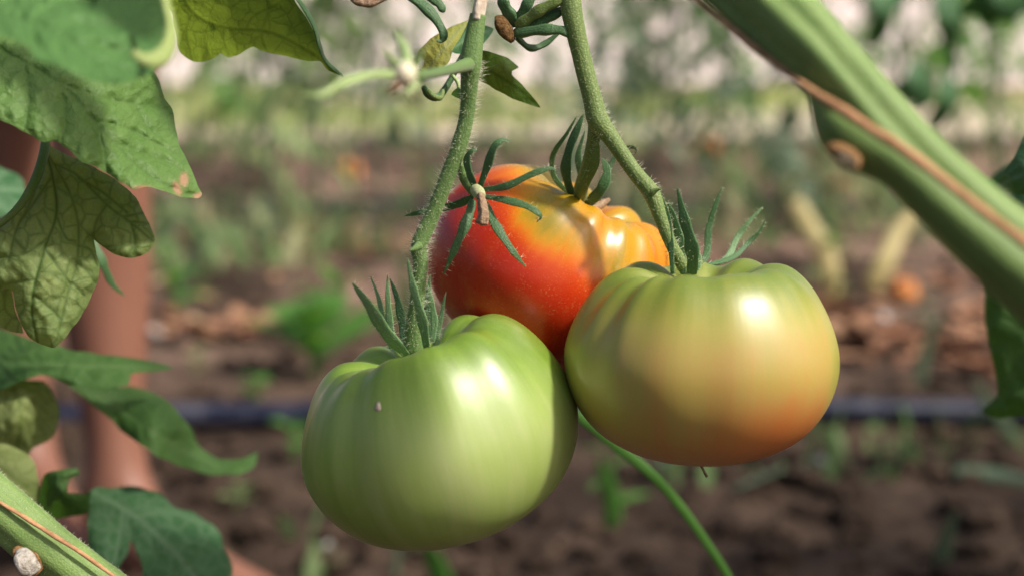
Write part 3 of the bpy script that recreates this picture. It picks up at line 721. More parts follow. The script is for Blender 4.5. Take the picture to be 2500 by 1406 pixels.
for i, (lab, d, o) in enumerate(hang):
    oo = np.array(o, float); c = oo.mean(0); w, h = np.ptp(oo, axis=0)
    dp = [(c[0]-w*.6, c[1]-h*.6, d), (c[0]+w*.6, c[1]-h*.6, d+.03), (c[0], c[1], d-.03), (c[0], c[1]+h*.6, d+.04), (c[0]+w*.6, c[1]+h*.2, d+.05), (c[0]-w*.6, c[1]+h*.3, d+.02)]
    leaf('hanging_leaf', lab, o, dp, M['leaf_dark'], [[(c[0]+w*.1, c[1]-h*.45), tuple(c), (c[0]-w*.2, c[1]+h*.45)]], step=14, seed=40+i, group='blurred leaves at the top right')

for i, (x, y) in enumerate(((.95, .95), (1.1, 1.3), (1.05, .6))):  # unseen plants added at the right to cast shade on the near soil
    row_plant(Vector((x, y, 0)), (.05, 0, 1.35), 22, 'weed', ('bushy unseen tomato plant added right of the cluster to shade the soil', 'second bushy unseen tomato plant added at the right for shade', 'nearest bushy unseen tomato plant added at the right for shade')[i], 80+i, smin=.15, size=1.1)
# fallen tomatoes
FC = [(30, .10, 22, .8), (100, .12, 20, .8), (170, .10, 22, .7), (250, .12, 22, .8), (320, .1, 20, .7)]
for i, (x, y, dpx, mk, lab) in enumerate([(2210, 712, 66, 'tomato_far_orange', 'fallen orange tomato on the litter, biggest of the fallen ones'),
        (2050, 466, 62, 'tomato_far', 'fallen red tomato lying just under the thick stem'),
        (1730, 358, 52, 'tomato_far', 'faint fallen red tomato far behind the turning tomato'),
        (855, 415, 56, 'tomato_far_orange', 'fallen orange tomato far left of the truss stalk'),
        (715, 500, 48, 'tomato_far_orange', 'dull fallen orange tomato in the middle left of the soil')]):
    g = lie(x, y, dpx); dd = (g-CAMP).dot(FWD); a = px(dpx, dd)/2
    rt, R = tomato('fallen_tomato', lab, g, a, 20*math.sin(i*2), 35, i, FC, lambda L, W, v, az: .4+.3*L[:, 2], M[mk], nu=40, nv=24, group='fallen tomatoes on the soil')
    for k in range(5):
        b = k*1.2566; pth = [np.array((0, 0, .47)), np.array((.25*math.cos(b), .25*math.sin(b), .60)), np.array((.55*math.cos(b), .55*math.sin(b), .86))]
        V, F, UV = tube_data([R@p*a for p in pth], [a*.07, a*.09, a*.02], segs=6, flat=.4, n=6); obj('sepal', mesh('sepal', V, F, attrs={'tuv': UV}), M['sepal'], rt)

# yellowing stalks and blades on the soil
def blade(name, label, pts, m, cat, group=None, flat=.18, prof=None, n=24):
    path = [p for p, w in pts]; rad = [w/2 for p, w in pts]
    root = thing(name, label, cat, path[0], group); tube('blade', path, rad, m, root, n=n, flat=flat, segs=10, wdir=(1, .1, .3)); return root
def gp(x, y, d, w): return (P(x, y, d), px(w, d))
blade('dry_stalk', 'yellowing bent stalk behind the turning tomato, left one of the pair', [gp(2030, 720, 2.95, 46), gp(2022, 640, 2.95, 52), gp(1985, 570, 2.96, 50), gp(1940, 490, 3.0, 40)], M['weed_yellow'], 'stalk', 'yellow stalks', flat=.4)
blade('dry_stalk', 'yellowing stalk leaning right under the thick stem, right one of the pair', [gp(2130, 700, 2.95, 46), gp(2160, 640, 2.95, 54), gp(2200, 560, 2.98, 42), gp(2250, 500, 3.0, 26)], M['weed_yellow'], 'stalk', 'yellow stalks', flat=.4)
for i, (pts, lab, mk) in enumerate([
        ([(1790, 1260), (1900, 1210), (2030, 1150)], 'grey green grass blade lying on the soil below the turning tomato', 'weed_grey'),
        ([(2330, 1190), (2430, 1205), (2540, 1240)], 'grey grass blade lying on the soil at the right edge', 'weed_grey'),
        ([(2300, 1450), (2300, 1350), (2330, 1250)], 'upright grey green blade near the bottom right corner', 'weed_grey'),
        ([(2480, 1080), (2420, 1000), (2380, 930)], 'green blade rising beside the dark leaf at right', 'weed_grey'),
        ([(1500, 1300), (1490, 1200), (1460, 1120)], 'green grass blade standing behind the long bright blade', 'weed'),
        ([(1100, 1450), (1060, 1370), (1040, 1330)], 'green grass blade under the bottom of the green tomato', 'weed'),
        ([(600, 1010), (560, 1060), (520, 1130)], 'grey blade crossing the watering pipe at left', 'weed_grey'),
        ([(930, 680), (935, 590), (960, 500)], 'pale grass blade standing behind the left calyx', 'weed_pale'),
        ([(420, 760), (470, 640), (520, 560)], 'dull grass blade right of the bare leg', 'weed_grey'),
        ([(2240, 960), (2260, 850), (2300, 760)], 'dull blade standing in the litter at right', 'weed_grey')]):
    q = []
    for j, (x, y) in enumerate(pts):
        g = G(*pts[0]); d = (g-CAMP).dot(FWD)
        if i in (0, 1): g = G(x, y); g.z = gz(g.x, g.y)+.015; q.append((g, .022*(1, 1.2, .5)[j]))
        else: q.append((P(x, y, d-.02*j), .020*(1, 1, .3)[j]))
    blade('grass_blade', lab, q, M[mk], 'grass', 'grass blades on the soil')
def pebble(x, y, w, lab, c):
    g = G(x, y); d = (g-CAMP).dot(FWD); a = px(w, d)/2; q = iv*a*(1+.25*(r.random(iv.shape)-.5))*np.array((1, 1, .75)); g.z = gz(g.x, g.y)+a*.4
    me = mesh('pebble', q, jf); o = obj('pebble', me, c); o.location = g; md = o.modifiers.new('s', 'SUBSURF'); md.levels = 2; md.render_levels = 2
    tag(o, lab, 'pebble', 'pale pebbles')
M['pebble'] = simple('pebble', (.5, .46, .44), (.68, .64, .62), 60, .8, .2, .3, .002)
M['pebble_grey'] = simple('pebble_grey', (.22, .23, .23), (.34, .35, .36), 60, .8, .2, .3, .002)
pebble(382, 835, 52, 'white pebble on the soil right of the bare leg', M['pebble'])
pebble(2000, 1140, 42, 'grey pebble on the soil under the pipe at right', M['pebble_grey'])
pebble(800, 1330, 34, 'tan pebble below left of the green tomato', M['pebble'])
pebble(2155, 800, 40, 'pale pebble left below the orange fallen tomato', M['pebble'])

# ------------------------------------------------------------------ the person standing behind the leaves
def skin_mat():
    t = NT('skin'); p = t.n('ShaderNodeNewGeometry').outputs['Position']; n = t.noise(p, 14, 4)
    return t.done(t.bsdf(t.mix(n, (.20, .085, .055), (.255, .115, .075)), .5, .4, t.bump(t.noise(p, 300, 3), .15, .001), sss=.2, sss_r=(1, .35, .2), sss_s=.008))
M['skin'] = skin_mat()
M['shorts'] = simple('shorts', (.03, .04, .07), (.05, .06, .10), 90, .9, .1, .5, .004)
M['shirt'] = simple('shirt', (.30, .30, .28), (.38, .38, .35), 90, .9, .1, .5, .004)
M['hairs'] = simple('hairs', (.012, .009, .007), (.03, .02, .015), 120, .5, .3, .6, .004)
def skinned(name, verts, edges, m, sub=2):
    me = bpy.data.meshes.new(name); me.from_pydata([v[:3] for v in verts], edges, []); me.update()
    o = bpy.data.objects.new(name, me); COL.objects.link(o)
    o.modifiers.new('skin', 'SKIN').use_smooth_shade = True
    sk = me.skin_vertices[0].data
    for i, v in enumerate(verts):
        sk[i].radius = (v[3], v[4] if len(v) > 4 else v[3])
    sk[0].use_root = True
    s = o.modifiers.new('sub', 'SUBSURF'); s.levels = sub; s.render_levels = sub
    dg = bpy.context.evaluated_depsgraph_get(); dg.update(); e = bpy.data.meshes.new_from_object(o.evaluated_get(dg))
    bpy.data.objects.remove(o); e.polygons.foreach_set('use_smooth', [True]*len(e.polygons)); e.materials.clear(); e.materials.append(m); return e
def at(x, D, z):   # photo column x at ground distance D and height z
    return (((x-1250)/FPX*(D*math.cos(PITCH)+(CAM_H-z)*math.sin(PITCH))), D, z)
kA = at(246, 1.44, .46); aA = at(292, 1.395, .085); cA = at(252, 1.44, .31); hA = at(235, 1.53, .86)
kB = at(30, 1.62, .47); aB = at(70, 1.58, .085); cB = at(35, 1.63, .32); hB = at(70, 1.58, .86)
pel = tuple((np.array(hA)+np.array(hB))/2+np.array((0, 0, .06)))
def foot(a, toe):
    a = np.array(a); toe = np.array(toe); d = toe-a; d[2] = 0; L = d/np.linalg.norm(d); s = np.array((-L[1], L[0], 0))
    return [tuple(a-L*.03+np.array((0, 0, -.045)))+(.034,), tuple(a+L*.07+np.array((0, 0, -.035)))+(.036, .032), tuple(a+L*.145+np.array((0, 0, -.058)))+(.042, .022)], [(a+L*(.195+.012*k)+s*(.034-.0165*(4-k)+.0)+np.array((0, 0, -.068)), .0085+.0035*(k == 4)) for k in range(5)]
V = [(*pel, .15, .11)]; E = []
def add(v, p):
    V.append(v); E.append((p, len(V)-1)); return len(V)-1
for hip, knee, calf, ank, toe in ((hA, kA, cA, aA, at(640, 1.30, .02)), (hB, kB, cB, aB, at(215, 1.40, .02))):
    i = add((*hip, .088, .085), 0); mid = tuple((np.array(hip)*.5+np.array(knee)*.5)); i = add((*mid, .073), i); i = add((*knee, .052), i)
    i = add((*calf, .051), i); lo = tuple(np.array(calf)*.4+np.array(ank)*.6); i = add((*lo, .031), i); i = add((*ank, .029), i)
    f, toes = foot(ank, toe); add(f[0], i); j = add(f[1], i); j = add(f[2], j)
    for tp, tr in toes: add((*tp, tr), j)
ch = np.array(pel); w1 = add((*(ch+(0, 0, .20)), .125, .095), 0); c1 = add((*(ch+(.0, .0, .40)), .15, .105), w1); n1 = add((*(ch+(0, 0, .56)), .055), c1)
hd = add((*(ch+(0, -.01, .66)), .072, .085), n1); add((*(ch+(0, -.015, .75)), .075, .088), hd)
for sg in (-1, 1):
    s1 = add((*(ch+(sg*.17, 0, .46)), .052), c1); e1 = add((*(ch+(sg*.21, -.02, .19)), .038), s1); w_ = add((*(ch+(sg*.20, -.14, -.02)), .026), e1)
    pm = add((*(ch+(sg*.195, -.19, -.07)), .030, .018), w_)
    for k in range(5): add((*(ch+(sg*(.195-.022+.011*k), -.235-.006*(2-abs(k-2)), -.115-.008*(2-abs(k-2)))), .0085), pm)
person = thing('person', 'person with bare legs and feet standing behind the leaves at left', 'person', (ch[0], ch[1], 0))
child(obj('body', skinned('body', V, E, M['skin']), M['skin']), person)
sv = [(*pel, .165, .128)]; se = []
for hip, knee in ((hA, kA), (hB, kB)):
    sv.append((*hip, .105, .10)); se.append((0, len(sv)-1)); sv.append((*tuple(np.array(hip)*.45+np.array(knee)*.55), .098)); se.append((len(sv)-2, len(sv)-1))
child(obj('shorts', skinned('shorts', sv, se, M['shorts']), M['shorts']), person)
tv = [(*(ch+(0, 0, .06)), .165, .13), (*(ch+(0, 0, .2)), .145, .115), (*(ch+(0, 0, .40)), .17, .125), (*(ch+(0, 0, .49)), .09, .08)]; te = [(0, 1), (1, 2), (2, 3)]
for sg in (-1, 1): tv += [(*(ch+(sg*.175, 0, .455)), .068), (*(ch+(sg*.20, -.01, .30)), .060)]; k = len(tv); te += [(2, k-2), (k-2, k-1)]
child(obj('shirt', skinned('shirt', tv, te, M['shirt']), M['shirt']), person)
child(obj('hair', skinned('hair', [(*(ch+(0, .03, .74)), .082, .085), (*(ch+(0, .015, .79)), .078, .08), (*(ch+(0, .05, .66)), .06, .05)], [(0, 1), (0, 2)], M['hairs']), M['hairs']), person)

# ================================================================== the fruit cluster
D_G, D_O, D_R = .450, .446, .500
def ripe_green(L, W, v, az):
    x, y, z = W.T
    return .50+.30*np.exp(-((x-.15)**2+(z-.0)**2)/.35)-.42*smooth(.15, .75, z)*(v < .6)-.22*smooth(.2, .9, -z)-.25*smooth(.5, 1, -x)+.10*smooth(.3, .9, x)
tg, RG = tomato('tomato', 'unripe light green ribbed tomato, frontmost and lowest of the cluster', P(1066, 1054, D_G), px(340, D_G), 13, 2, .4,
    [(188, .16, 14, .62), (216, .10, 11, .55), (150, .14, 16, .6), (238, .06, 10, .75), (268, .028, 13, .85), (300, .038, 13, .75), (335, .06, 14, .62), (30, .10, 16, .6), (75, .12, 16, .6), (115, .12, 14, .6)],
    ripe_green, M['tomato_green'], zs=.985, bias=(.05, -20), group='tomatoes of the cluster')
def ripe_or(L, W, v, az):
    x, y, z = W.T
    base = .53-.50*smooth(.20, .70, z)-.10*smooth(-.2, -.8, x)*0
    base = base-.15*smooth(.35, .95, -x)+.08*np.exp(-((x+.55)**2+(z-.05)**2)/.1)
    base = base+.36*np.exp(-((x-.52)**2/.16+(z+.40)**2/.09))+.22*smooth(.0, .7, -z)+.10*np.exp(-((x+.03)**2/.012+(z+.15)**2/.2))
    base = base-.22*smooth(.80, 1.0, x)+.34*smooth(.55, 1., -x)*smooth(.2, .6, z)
    return base
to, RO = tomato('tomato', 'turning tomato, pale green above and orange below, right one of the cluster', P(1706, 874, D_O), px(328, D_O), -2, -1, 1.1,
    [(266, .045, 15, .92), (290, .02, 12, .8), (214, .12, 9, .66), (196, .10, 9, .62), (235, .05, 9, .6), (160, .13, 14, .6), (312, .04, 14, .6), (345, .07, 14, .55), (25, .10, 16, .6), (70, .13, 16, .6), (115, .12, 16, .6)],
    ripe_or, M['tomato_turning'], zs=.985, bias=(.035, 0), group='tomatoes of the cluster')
def ripe_red(L, W, v, az):
    x, y, z = L.T; X, Y, Z = W.T
    base = .20+.72*smooth(.50, .02, z)
    base = base+.50*smooth(-.02, -.65, X)+.22*smooth(-.1, -.6, Z)+.06*smooth(.5, .9, X)
    base = base-.14*np.exp(-((X+.02)/.28)**2)*smooth(.1, .5, Z)
    return base+.08*np.sin(np.radians(az)*7)*smooth(-.2, .5, z)
tr_, RR = tomato('tomato', 'ripening red and yellow ribbed tomato behind the two others', P(1342, 662, D_R), px(312, D_R), -31, 6, 2.0,
    [(283, .085, 10, .60), (260, .05, 9, .55), (238, .045, 9, .50), (304, .075, 9, .60), (325, .08, 10, .58), (215, .04, 12, .5), (355, .12, 12, .6), (30, .13, 14, .6), (75, .13, 14, .6), (120, .12, 14, .6), (165, .10, 16, .55)],
    ripe_red, M['tomato_red'], zs=.96, dimple=.05, bias=(.07, -35), group='tomatoes of the cluster')
# blossom-end remnants and the pale scab on the green tomato
tube('dry_style', [P(1708, 1126, D_O-.004), P(1716, 1145, D_O-.005), P(1726, 1163, D_O-.005)], [.0006, .0004, .0005], M['dry'], to, n=8, segs=7)
dg = bpy.context.evaluated_depsgraph_get()
def on_fruit(root, x, y):
    ob = [c for c in root.children if c.name.startswith('fruit')][0]; bpy.context.view_layer.update()
    mi = ob.matrix_world.inverted(); d = (P(x, y, 1)-CAMP).normalized()
    ok, loc, nr, _ = ob.ray_cast(mi@CAMP, (mi.to_3x3()@d).normalized())
    return (ob.matrix_world@loc, (ob.matrix_world.to_3x3()@nr).normalized()) if ok else (P(x, y, .45), Vector((0, -1, 0)))
p_, n_ = on_fruit(tg, 921, 995)
tx = n_.cross(Vector((0, 0, 1))).normalized(); ty = n_.cross(tx)
SV = [p_+n_*.00025]; SF = []
for k in range(14):
    a = 2*math.pi*k/14; q = .0013*(1+.12*math.sin(3*a)); SV.append(p_+tx*math.cos(a)*q+ty*math.sin(a)*q*1.35-n_*.0001)
SV.append(p_-n_*.0005)
SF = [(0, 1+k, 1+(k+1) % 14) for k in range(14)]+[(15, 1+(k+1) % 14, 1+k) for k in range(14)]
child(obj('scab', mesh('scab', SV, SF), M['papery']), tg)

# calyx of the green tomato
cal = [([(992, 866, .440), (945, 815, .432), (900, 745, .424), (860, 690, .420)], 46, 'sepal_pale'),
       ([(955, 850, .452), (938, 790, .456), (925, 730, .458), (905, 675, .460)], 20, 'sepal_pale'),
       ([(965, 850, .448), (952, 790, .447), (947, 730, .446), (946, 668, .446)], 26, 'sepal_pale'),
       ([(990, 850, .456), (982, 790, .460), (970, 730, .462), (952, 680, .464)], 30, 'sepal'),
       ([(1042, 850, .438), (1030, 780, .432), (1008, 700, .428), (995, 632, .426)], 34, 'sepal_pale'),
       ([(1040, 840, .456), (1046, 780, .460), (1044, 730, .462), (1050, 668, .464)], 30, 'sepal'),
       ([(1056, 835, .450), (1060, 780, .450), (1052, 730, .450), (1042, 690, .452)], 24, 'sepal_pale'),
       ([(1066, 830, .452), (1074, 790, .452), (1080, 755, .452), (1089, 712, .452)], 18, 'sepal_pale')]
for pts, w, mk in cal: sepal('sepal', pts, w, M[mk], tg, hairy=45)
# calyx of the red tomato
cal = [([(1392, 478, .478), (1352, 430, .480), (1350, 380, .478), (1385, 325, .474), (1408, 285, .472)], 20, 'sepal'),
       ([(1400, 484, .474), (1382, 430, .468), (1388, 370, .464), (1412, 310, .462), (1424, 280, .462)], 38, 'sepal'),
       ([(1410, 490, .478), (1420, 440, .480), (1412, 380, .480), (1428, 320, .480)], 30, 'sepal'),
       ([(1402, 494, .472), (1430, 446, .462), (1452, 396, .456), (1456, 360, .454), (1448, 338, .453)], 36, 'sepal_olive'),
       ([(1432, 502, .474), (1468, 462, .470), (1482, 420, .470), (1470, 385, .472)], 40, 'sepal'),
       ([(1450, 498, .482), (1480, 430, .490), (1505, 380, .492), (1535, 360, .492), (1552, 364, .491), (1550, 378, .491)], 16, 'sepal')]
for pts, w, mk in cal: sepal('sepal', pts, w, M[mk], tr_, hairy=40)
tube('stem_scar', [P(1440, 512, .480), P(1468, 498, .484), P(1486, 488, .488)], [.0010, .0014, .0008], M['dry'], tr_, n=10, segs=9, rough=.4)
# calyx of the turning tomato
cal = [([(1642, 668, .446), (1638, 600, .447), (1632, 530, .448), (1612, 470, .449)], 20, 'sepal'),
       ([(1668, 668, .448), (1662, 600, .450), (1648, 540, .451), (1628, 490, .452)], 32, 'sepal'),
       ([(1690, 668, .444), (1690, 610, .441), (1672, 540, .440), (1654, 462, .440)], 48, 'sepal'),
       ([(1702, 660, .450), (1706, 630, .452), (1694, 600, .454)], 22, 'sepal_pale'),
       ([(1690, 655, .452), (1724, 625, .468), (1730, 560, .472), (1744, 510, .472), (1763, 456, .472)], 26, 'sepal'),
       ([(1690, 655, .454), (1770, 635, .474), (1800, 580, .480), (1830, 540, .480), (1862, 506, .480)], 24, 'sepal_pale'),
       ([(1690, 655, .454), (1785, 630, .474), (1825, 595, .480), (1852, 568, .480), (1869, 535, .480)], 19, 'sepal')]
for pts, w, mk in cal: sepal('sepal', pts, w, M[mk], to, hairy=70)

# ------------------------------------------------------------------ stalks
LS = [(1168, 38, .441, 40), (1160, 80, .441, 44), (1150, 150, .441, 52), (1147, 200, .442, 44), (1140, 280, .444, 37), (1122, 355, .445, 40), (1088, 445, .446, 38), (1052, 535, .447, 38), (1024, 598, .447, 42), (1026, 640, .447, 36), (1020, 720, .448, 36), (1012, 790, .450, 42), (1010, 858, .452, 52)]
ls = thing('truss_stalk', 'hairy green stalk carrying the green tomato, left of the two stalks', 'stalk', P(1010, 858, .452), 'truss stalks')
ptube('stalk', LS, M['stem_left'], ls, n=90, segs=18, rough=.035, ridges=[(3, .04, .5)])
q = catmull([(a, b, c, d) for a, b, c, d in LS], 120); hp = Pn(q[:, :2], q[:, 2]); hr = [px(a, b)/2 for a, b in zip(q[:, 3], q[:, 2])]
hairs('stalk_hairs', hp[18:], hr[18:], 1500, .0028, M['hair'], ls, 3)
ptube('flower_branch', [(1146, 158, .441, 36), (1110, 168, .415, 28), (1070, 178, .375, 25), (1020, 186, .335, 24)], M['stem_left'], ls, n=24)
ptube('knuckle_thorn', [(1024, 600, .443, 22), (1010, 608, .441, 12), (1000, 612, .440, 3)], M['stem_left'], ls, n=10)
ptube('dry_tip', [(1168, 52, .441, 42), (1172, 20, .441, 48), (1176, -25, .442, 54)], M['papery'], ls, n=14, rough=.3, flat=.6)
rs_pts = [(1388, -40, .452, 54), (1398, 40, .452, 52), (1420, 140, .453, 46), (1448, 250, .453, 48), (1462, 298, .453, 54), (1492, 338, .453, 42), (1545, 415, .452, 38), (1590, 472, .450, 42), (1612, 530, .449, 34), (1640, 600, .449, 30), (1672, 655, .450, 34)]
rs = thing('truss_stalk', 'speckled green stalk bending down to the turning tomato, right of the two stalks', 'stalk', P(1672, 655, .45), 'truss stalks')
ptube('stalk', rs_pts, M['stem'], rs, n=90, segs=18, rough=.03)
q = catmull(rs_pts, 120); hp = Pn(q[:, :2], q[:, 2]); hr = [px(a, b)/2 for a, b in zip(q[:, 3], q[:, 2])]
hairs('stalk_hairs', hp[8:], hr[8:], 700, .0019, M['hair'], rs, 4)
ptube('fruit_branch', [(1456, 300, .455, 40), (1448, 345, .458, 32), (1436, 400, .464, 32), (1420, 455, .474, 36), (1412, 500, .484, 40)], M['stem'], rs, n=30, rough=.03)
ptube('knuckle_thorn', [(1592, 470, .446, 20), (1604, 464, .445, 10), (1614, 462, .444, 3)], M['stem'], rs, n=8)

# empty star-shaped calyx in front of the red tomato
ec = thing('dried_flower_calyx', 'star of seven dark green sepals round a dried flower in front of the red tomato', 'calyx', P(1168, 472, .446))
for pts, w in [([(1162, 462, .446), (1146, 425, .444), (1140, 390, .443), (1150, 370, .442), (1166, 368, .442)], 28),
               ([(1172, 456, .446), (1190, 405, .442), (1206, 360, .440), (1225, 343, .440), (1246, 345, .441)], 30),
               ([(1180, 463, .445), (1235, 455, .440), (1300, 425, .438), (1340, 412, .438), (1358, 416, .438)], 25),
               ([(1184, 480, .445), (1240, 490, .440), (1292, 506, .438), (1320, 528, .438), (1310, 543, .439)], 26),
               ([(1182, 492, .445), (1210, 550, .441), (1248, 608, .439), (1284, 652, .440)], 32),
               ([(1156, 490, .446), (1138, 545, .442), (1110, 608, .441), (1084, 668, .443)], 36),
               ([(1155, 480, .447), (1120, 498, .452), (1065, 512, .457), (1020, 520, .456), (988, 528, .455)], 28)]:
    sepal('sepal', pts, w, M['sepal'], ec, hairy=45)
ptube('pedicel', [(1122, 400, .446, 20), (1135, 440, .448, 24), (1162, 470, .448, 32)], M['stem_left'], ec, n=14)
ptube('knob', [(1160, 462, .444, 26), (1168, 470, .442, 30), (1174, 480, .440, 24)], M['knob'], ec, n=10, rough=.12)
ptube('dried_petals', [(1172, 476, .439, 14), (1177, 500, .436, 24), (1180, 525, .435, 26), (1176, 546, .435, 34)], M['dry'], ec, n=20, rough=.22, ridges=[(5, .18, 0)])

# top cluster with the corky scar
tc = thing('spent_calyx', 'green sepals round a brown corky scar at the top beside the right stalk', 'calyx', P(1262, 70, .458))
for pts, w, mk in [([(1262, 62, .458), (1232, 15, .456), (1222, -30, .455)], 42, 'sepal'),
               ([(1262, 60, .458), (1288, 10, .455), (1318, -40, .455)], 38, 'sepal'),
               ([(1262, 66, .456), (1320, 25, .452), (1390, -10, .450)], 40, 'sepal_olive'),
               ([(1262, 72, .457), (1320, 52, .455), (1392, 16, .453)], 40, 'sepal'),
               ([(1256, 82, .456), (1320, 74, .452), (1372, 76, .451), (1398, 94, .452)], 36, 'sepal'),
               ([(1262, 92, .460), (1294, 118, .462), (1330, 108, .464), (1370, 76, .464)], 24, 'sepal')]:
    sepal('sepal', pts, w, M[mk], tc, flat=.55, prof=[.8, .95, 1, .85, .6, .3])
ptube('corky_scar', [(1216, 42, .456, 30), (1226, 58, .4555, 50), (1240, 78, .4555, 54), (1252, 98, .457, 34)], M['cork'], tc, n=26, segs=24, rough=.42, flat=.55)
# top left sepals
tl = thing('hanging_sepals', 'two dark green curled sepal tips hanging from the top edge above the flower', 'calyx', P(1000, -20, .448))
sepal('sepal', [(970, -25, .446), (1020, 5, .446), (1058, 40, .446), (1082, 80, .446), (1078, 100, .446), (1066, 101, .445)], 36, M['sepal'], tl, flat=.5)
sepal('sepal', [(1010, -40, .450), (1045, -10, .450), (1070, 8, .450), (1084, 30, .450)], 34, M['sepal'], tl, flat=.5, prof=[.9, 1, 1, .9, .7, .4])
sepal('bud', [(850, -12, .444), (880, 4, .444), (915, 4, .444), (950, -15, .444)], 34, M['dry'], tl, flat=.6, prof=[.5, .8, 1, .9, .7, .4])
# flower
fl = thing('tomato_flower', 'blurred spent flower with white ovary and long pale sepal', 'flower', P(990, 184, .326))
bm = bmesh.new(); bmesh.ops.create_uvsphere(bm, u_segments=24, v_segments=16, radius=px(27, .322))
for v in bm.verts: v.co.z *= 1.12
me = bpy.data.meshes.new('ovary'); bm.to_mesh(me); bm.free(); me.polygons.foreach_set('use_smooth', [True]*len(me.polygons))
o = obj('ovary', me, M['ovary'], fl); o.location = P(990, 182, .318)-P(990, 184, .326)
for pts, w, mk in [([(982, 180, .327), (958, 150, .326), (932, 122, .324)], 32, 'flower_sepal'),
               ([(990, 180, .328), (990, 130, .332), (966, 74, .336)], 42, 'flower_sepal'),
               ([(998, 182, .327), (1018, 150, .326), (1034, 116, .324)], 32, 'flower_sepal'),
               ([(986, 186, .326), (910, 184, .319), (830, 208, .312), (785, 234, .309), (735, 226, .307)], 34, 'flower_sepal'),
               ([(984, 190, .324), (966, 214, .322), (946, 232, .321)], 22, 'tan_rib'),
               ([(992, 192, .324), (998, 216, .320), (990, 238, .319)], 26, 'flower_sepal'),
               ([(998, 188, .326), (1016, 204, .324), (1008, 226, .322)], 20, 'flower_sepal')]:
    sepal('sepal', pts, w, M[mk], fl, flat=.45)

# ------------------------------------------------------------------ leaves
# small leaf behind the left stalk
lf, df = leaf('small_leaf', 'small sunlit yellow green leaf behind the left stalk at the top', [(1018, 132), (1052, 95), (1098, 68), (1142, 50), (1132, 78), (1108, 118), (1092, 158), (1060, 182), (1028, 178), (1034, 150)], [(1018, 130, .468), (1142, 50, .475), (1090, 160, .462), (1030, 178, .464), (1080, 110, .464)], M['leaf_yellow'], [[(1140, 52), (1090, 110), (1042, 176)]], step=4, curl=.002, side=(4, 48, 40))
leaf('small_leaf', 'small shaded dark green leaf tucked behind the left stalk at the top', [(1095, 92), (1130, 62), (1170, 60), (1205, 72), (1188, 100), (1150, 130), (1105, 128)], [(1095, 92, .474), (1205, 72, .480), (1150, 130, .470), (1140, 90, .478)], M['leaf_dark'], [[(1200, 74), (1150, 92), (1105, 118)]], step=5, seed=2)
lf, df = leaf('small_leaf', 'pointed green leaf with toothed edge between the two stalks', [(1165, 128), (1182, 124), (1212, 132), (1240, 143), (1266, 165), (1250, 175), (1250, 182), (1272, 205), (1296, 232), (1320, 264), (1292, 256), (1252, 242), (1215, 222), (1185, 205), (1165, 190)], [(1165, 130, .462), (1320, 264, .475), (1240, 143, .472), (1185, 205, .470), (1230, 185, .464)], M['leaf_back'], [[(1166, 160), (1210, 182), (1262, 216), (1316, 260)]], step=4, side=(4, 50, 45), seed=5, serr=1)
tn = thing('curled_leaf_stalk', 'small curled green leaf stalk hooked behind the left stalk', 'leaf', P(1150, 140, .462))
ptube('leaf_stalk', [(1150, 100, .460, 16), (1122, 150, .462, 20), (1100, 196, .462, 22), (1072, 236, .460, 24), (1046, 232, .457, 20), (1034, 212, .455, 14)], M['sepal'], tn, n=36, flat=.7)
ptube('tendril', [(1044, 222, .455, 14), (1058, 236, .456, 14), (1075, 240, .458, 13), (1082, 222, .460, 10)], M['stem'], tn, n=24)
ptube('leaflet_stalk', [(1104, 184, .458, 9), (1116, 200, .458, 9), (1120, 216, .458, 8)], M['flower_sepal'], tn, n=12)
leaf('', '', [(1118, 214), (1128, 222), (1134, 238), (1126, 244), (1112, 238), (1102, 232), (1106, 224)], [(1118, 214, .457), (1134, 240, .455), (1104, 230, .459), (1120, 244, .456)], M['leaf_top'], step=4, parent=tn, serr=.5)

# left foliage
o1 = [(-40, -40), (200, -40), (392, -40), (408, 20), (418, 70), (412, 118), (398, 152), (372, 176), (330, 196), (272, 207), (222, 197), (150, 166), (84, 142), (66, 112), (0, 88), (-40, 78)]
lf, df1 = leaf('tomato_leaf', 'blurred front leaf with rolled edge in the top left corner', o1, [(-40, -40, .350), (-40, 80, .318), (150, 0, .344), (230, 110, .334), (272, 205, .324), (400, -40, .372), (415, 100, .362), (330, 60, .350), (330, 195, .334), (84, 142, .316)], M['leaf_top'], [[(-40, 20), (100, 60), (200, 120), (262, 200)]], step=6, bulge=.0026, side=(5, 55, 130), seed=11, group='leaves at the left')
ptube('rolled_edge', [(394, -40, .339, 26), (408, 20, .336, 28), (418, 70, .333, 32), (410, 118, .329, 40), (384, 146, .325, 44), (352, 146, .322, 34), (326, 128, .321, 22)], M['roll'], lf, n=40, flat=.55)
o2 = [(-40, 60), (120, 90), (280, 130), (360, 160), (380, 184), (392, 200), (396, 228), (420, 268), (430, 318), (442, 362), (466, 412), (484, 456), (492, 474), (482, 485), (440, 481), (384, 461), (352, 456), (320, 461), (272, 432), (238, 410), (200, 396), (144, 348), (102, 346), (60, 322), (0, 292), (-40, 278)]
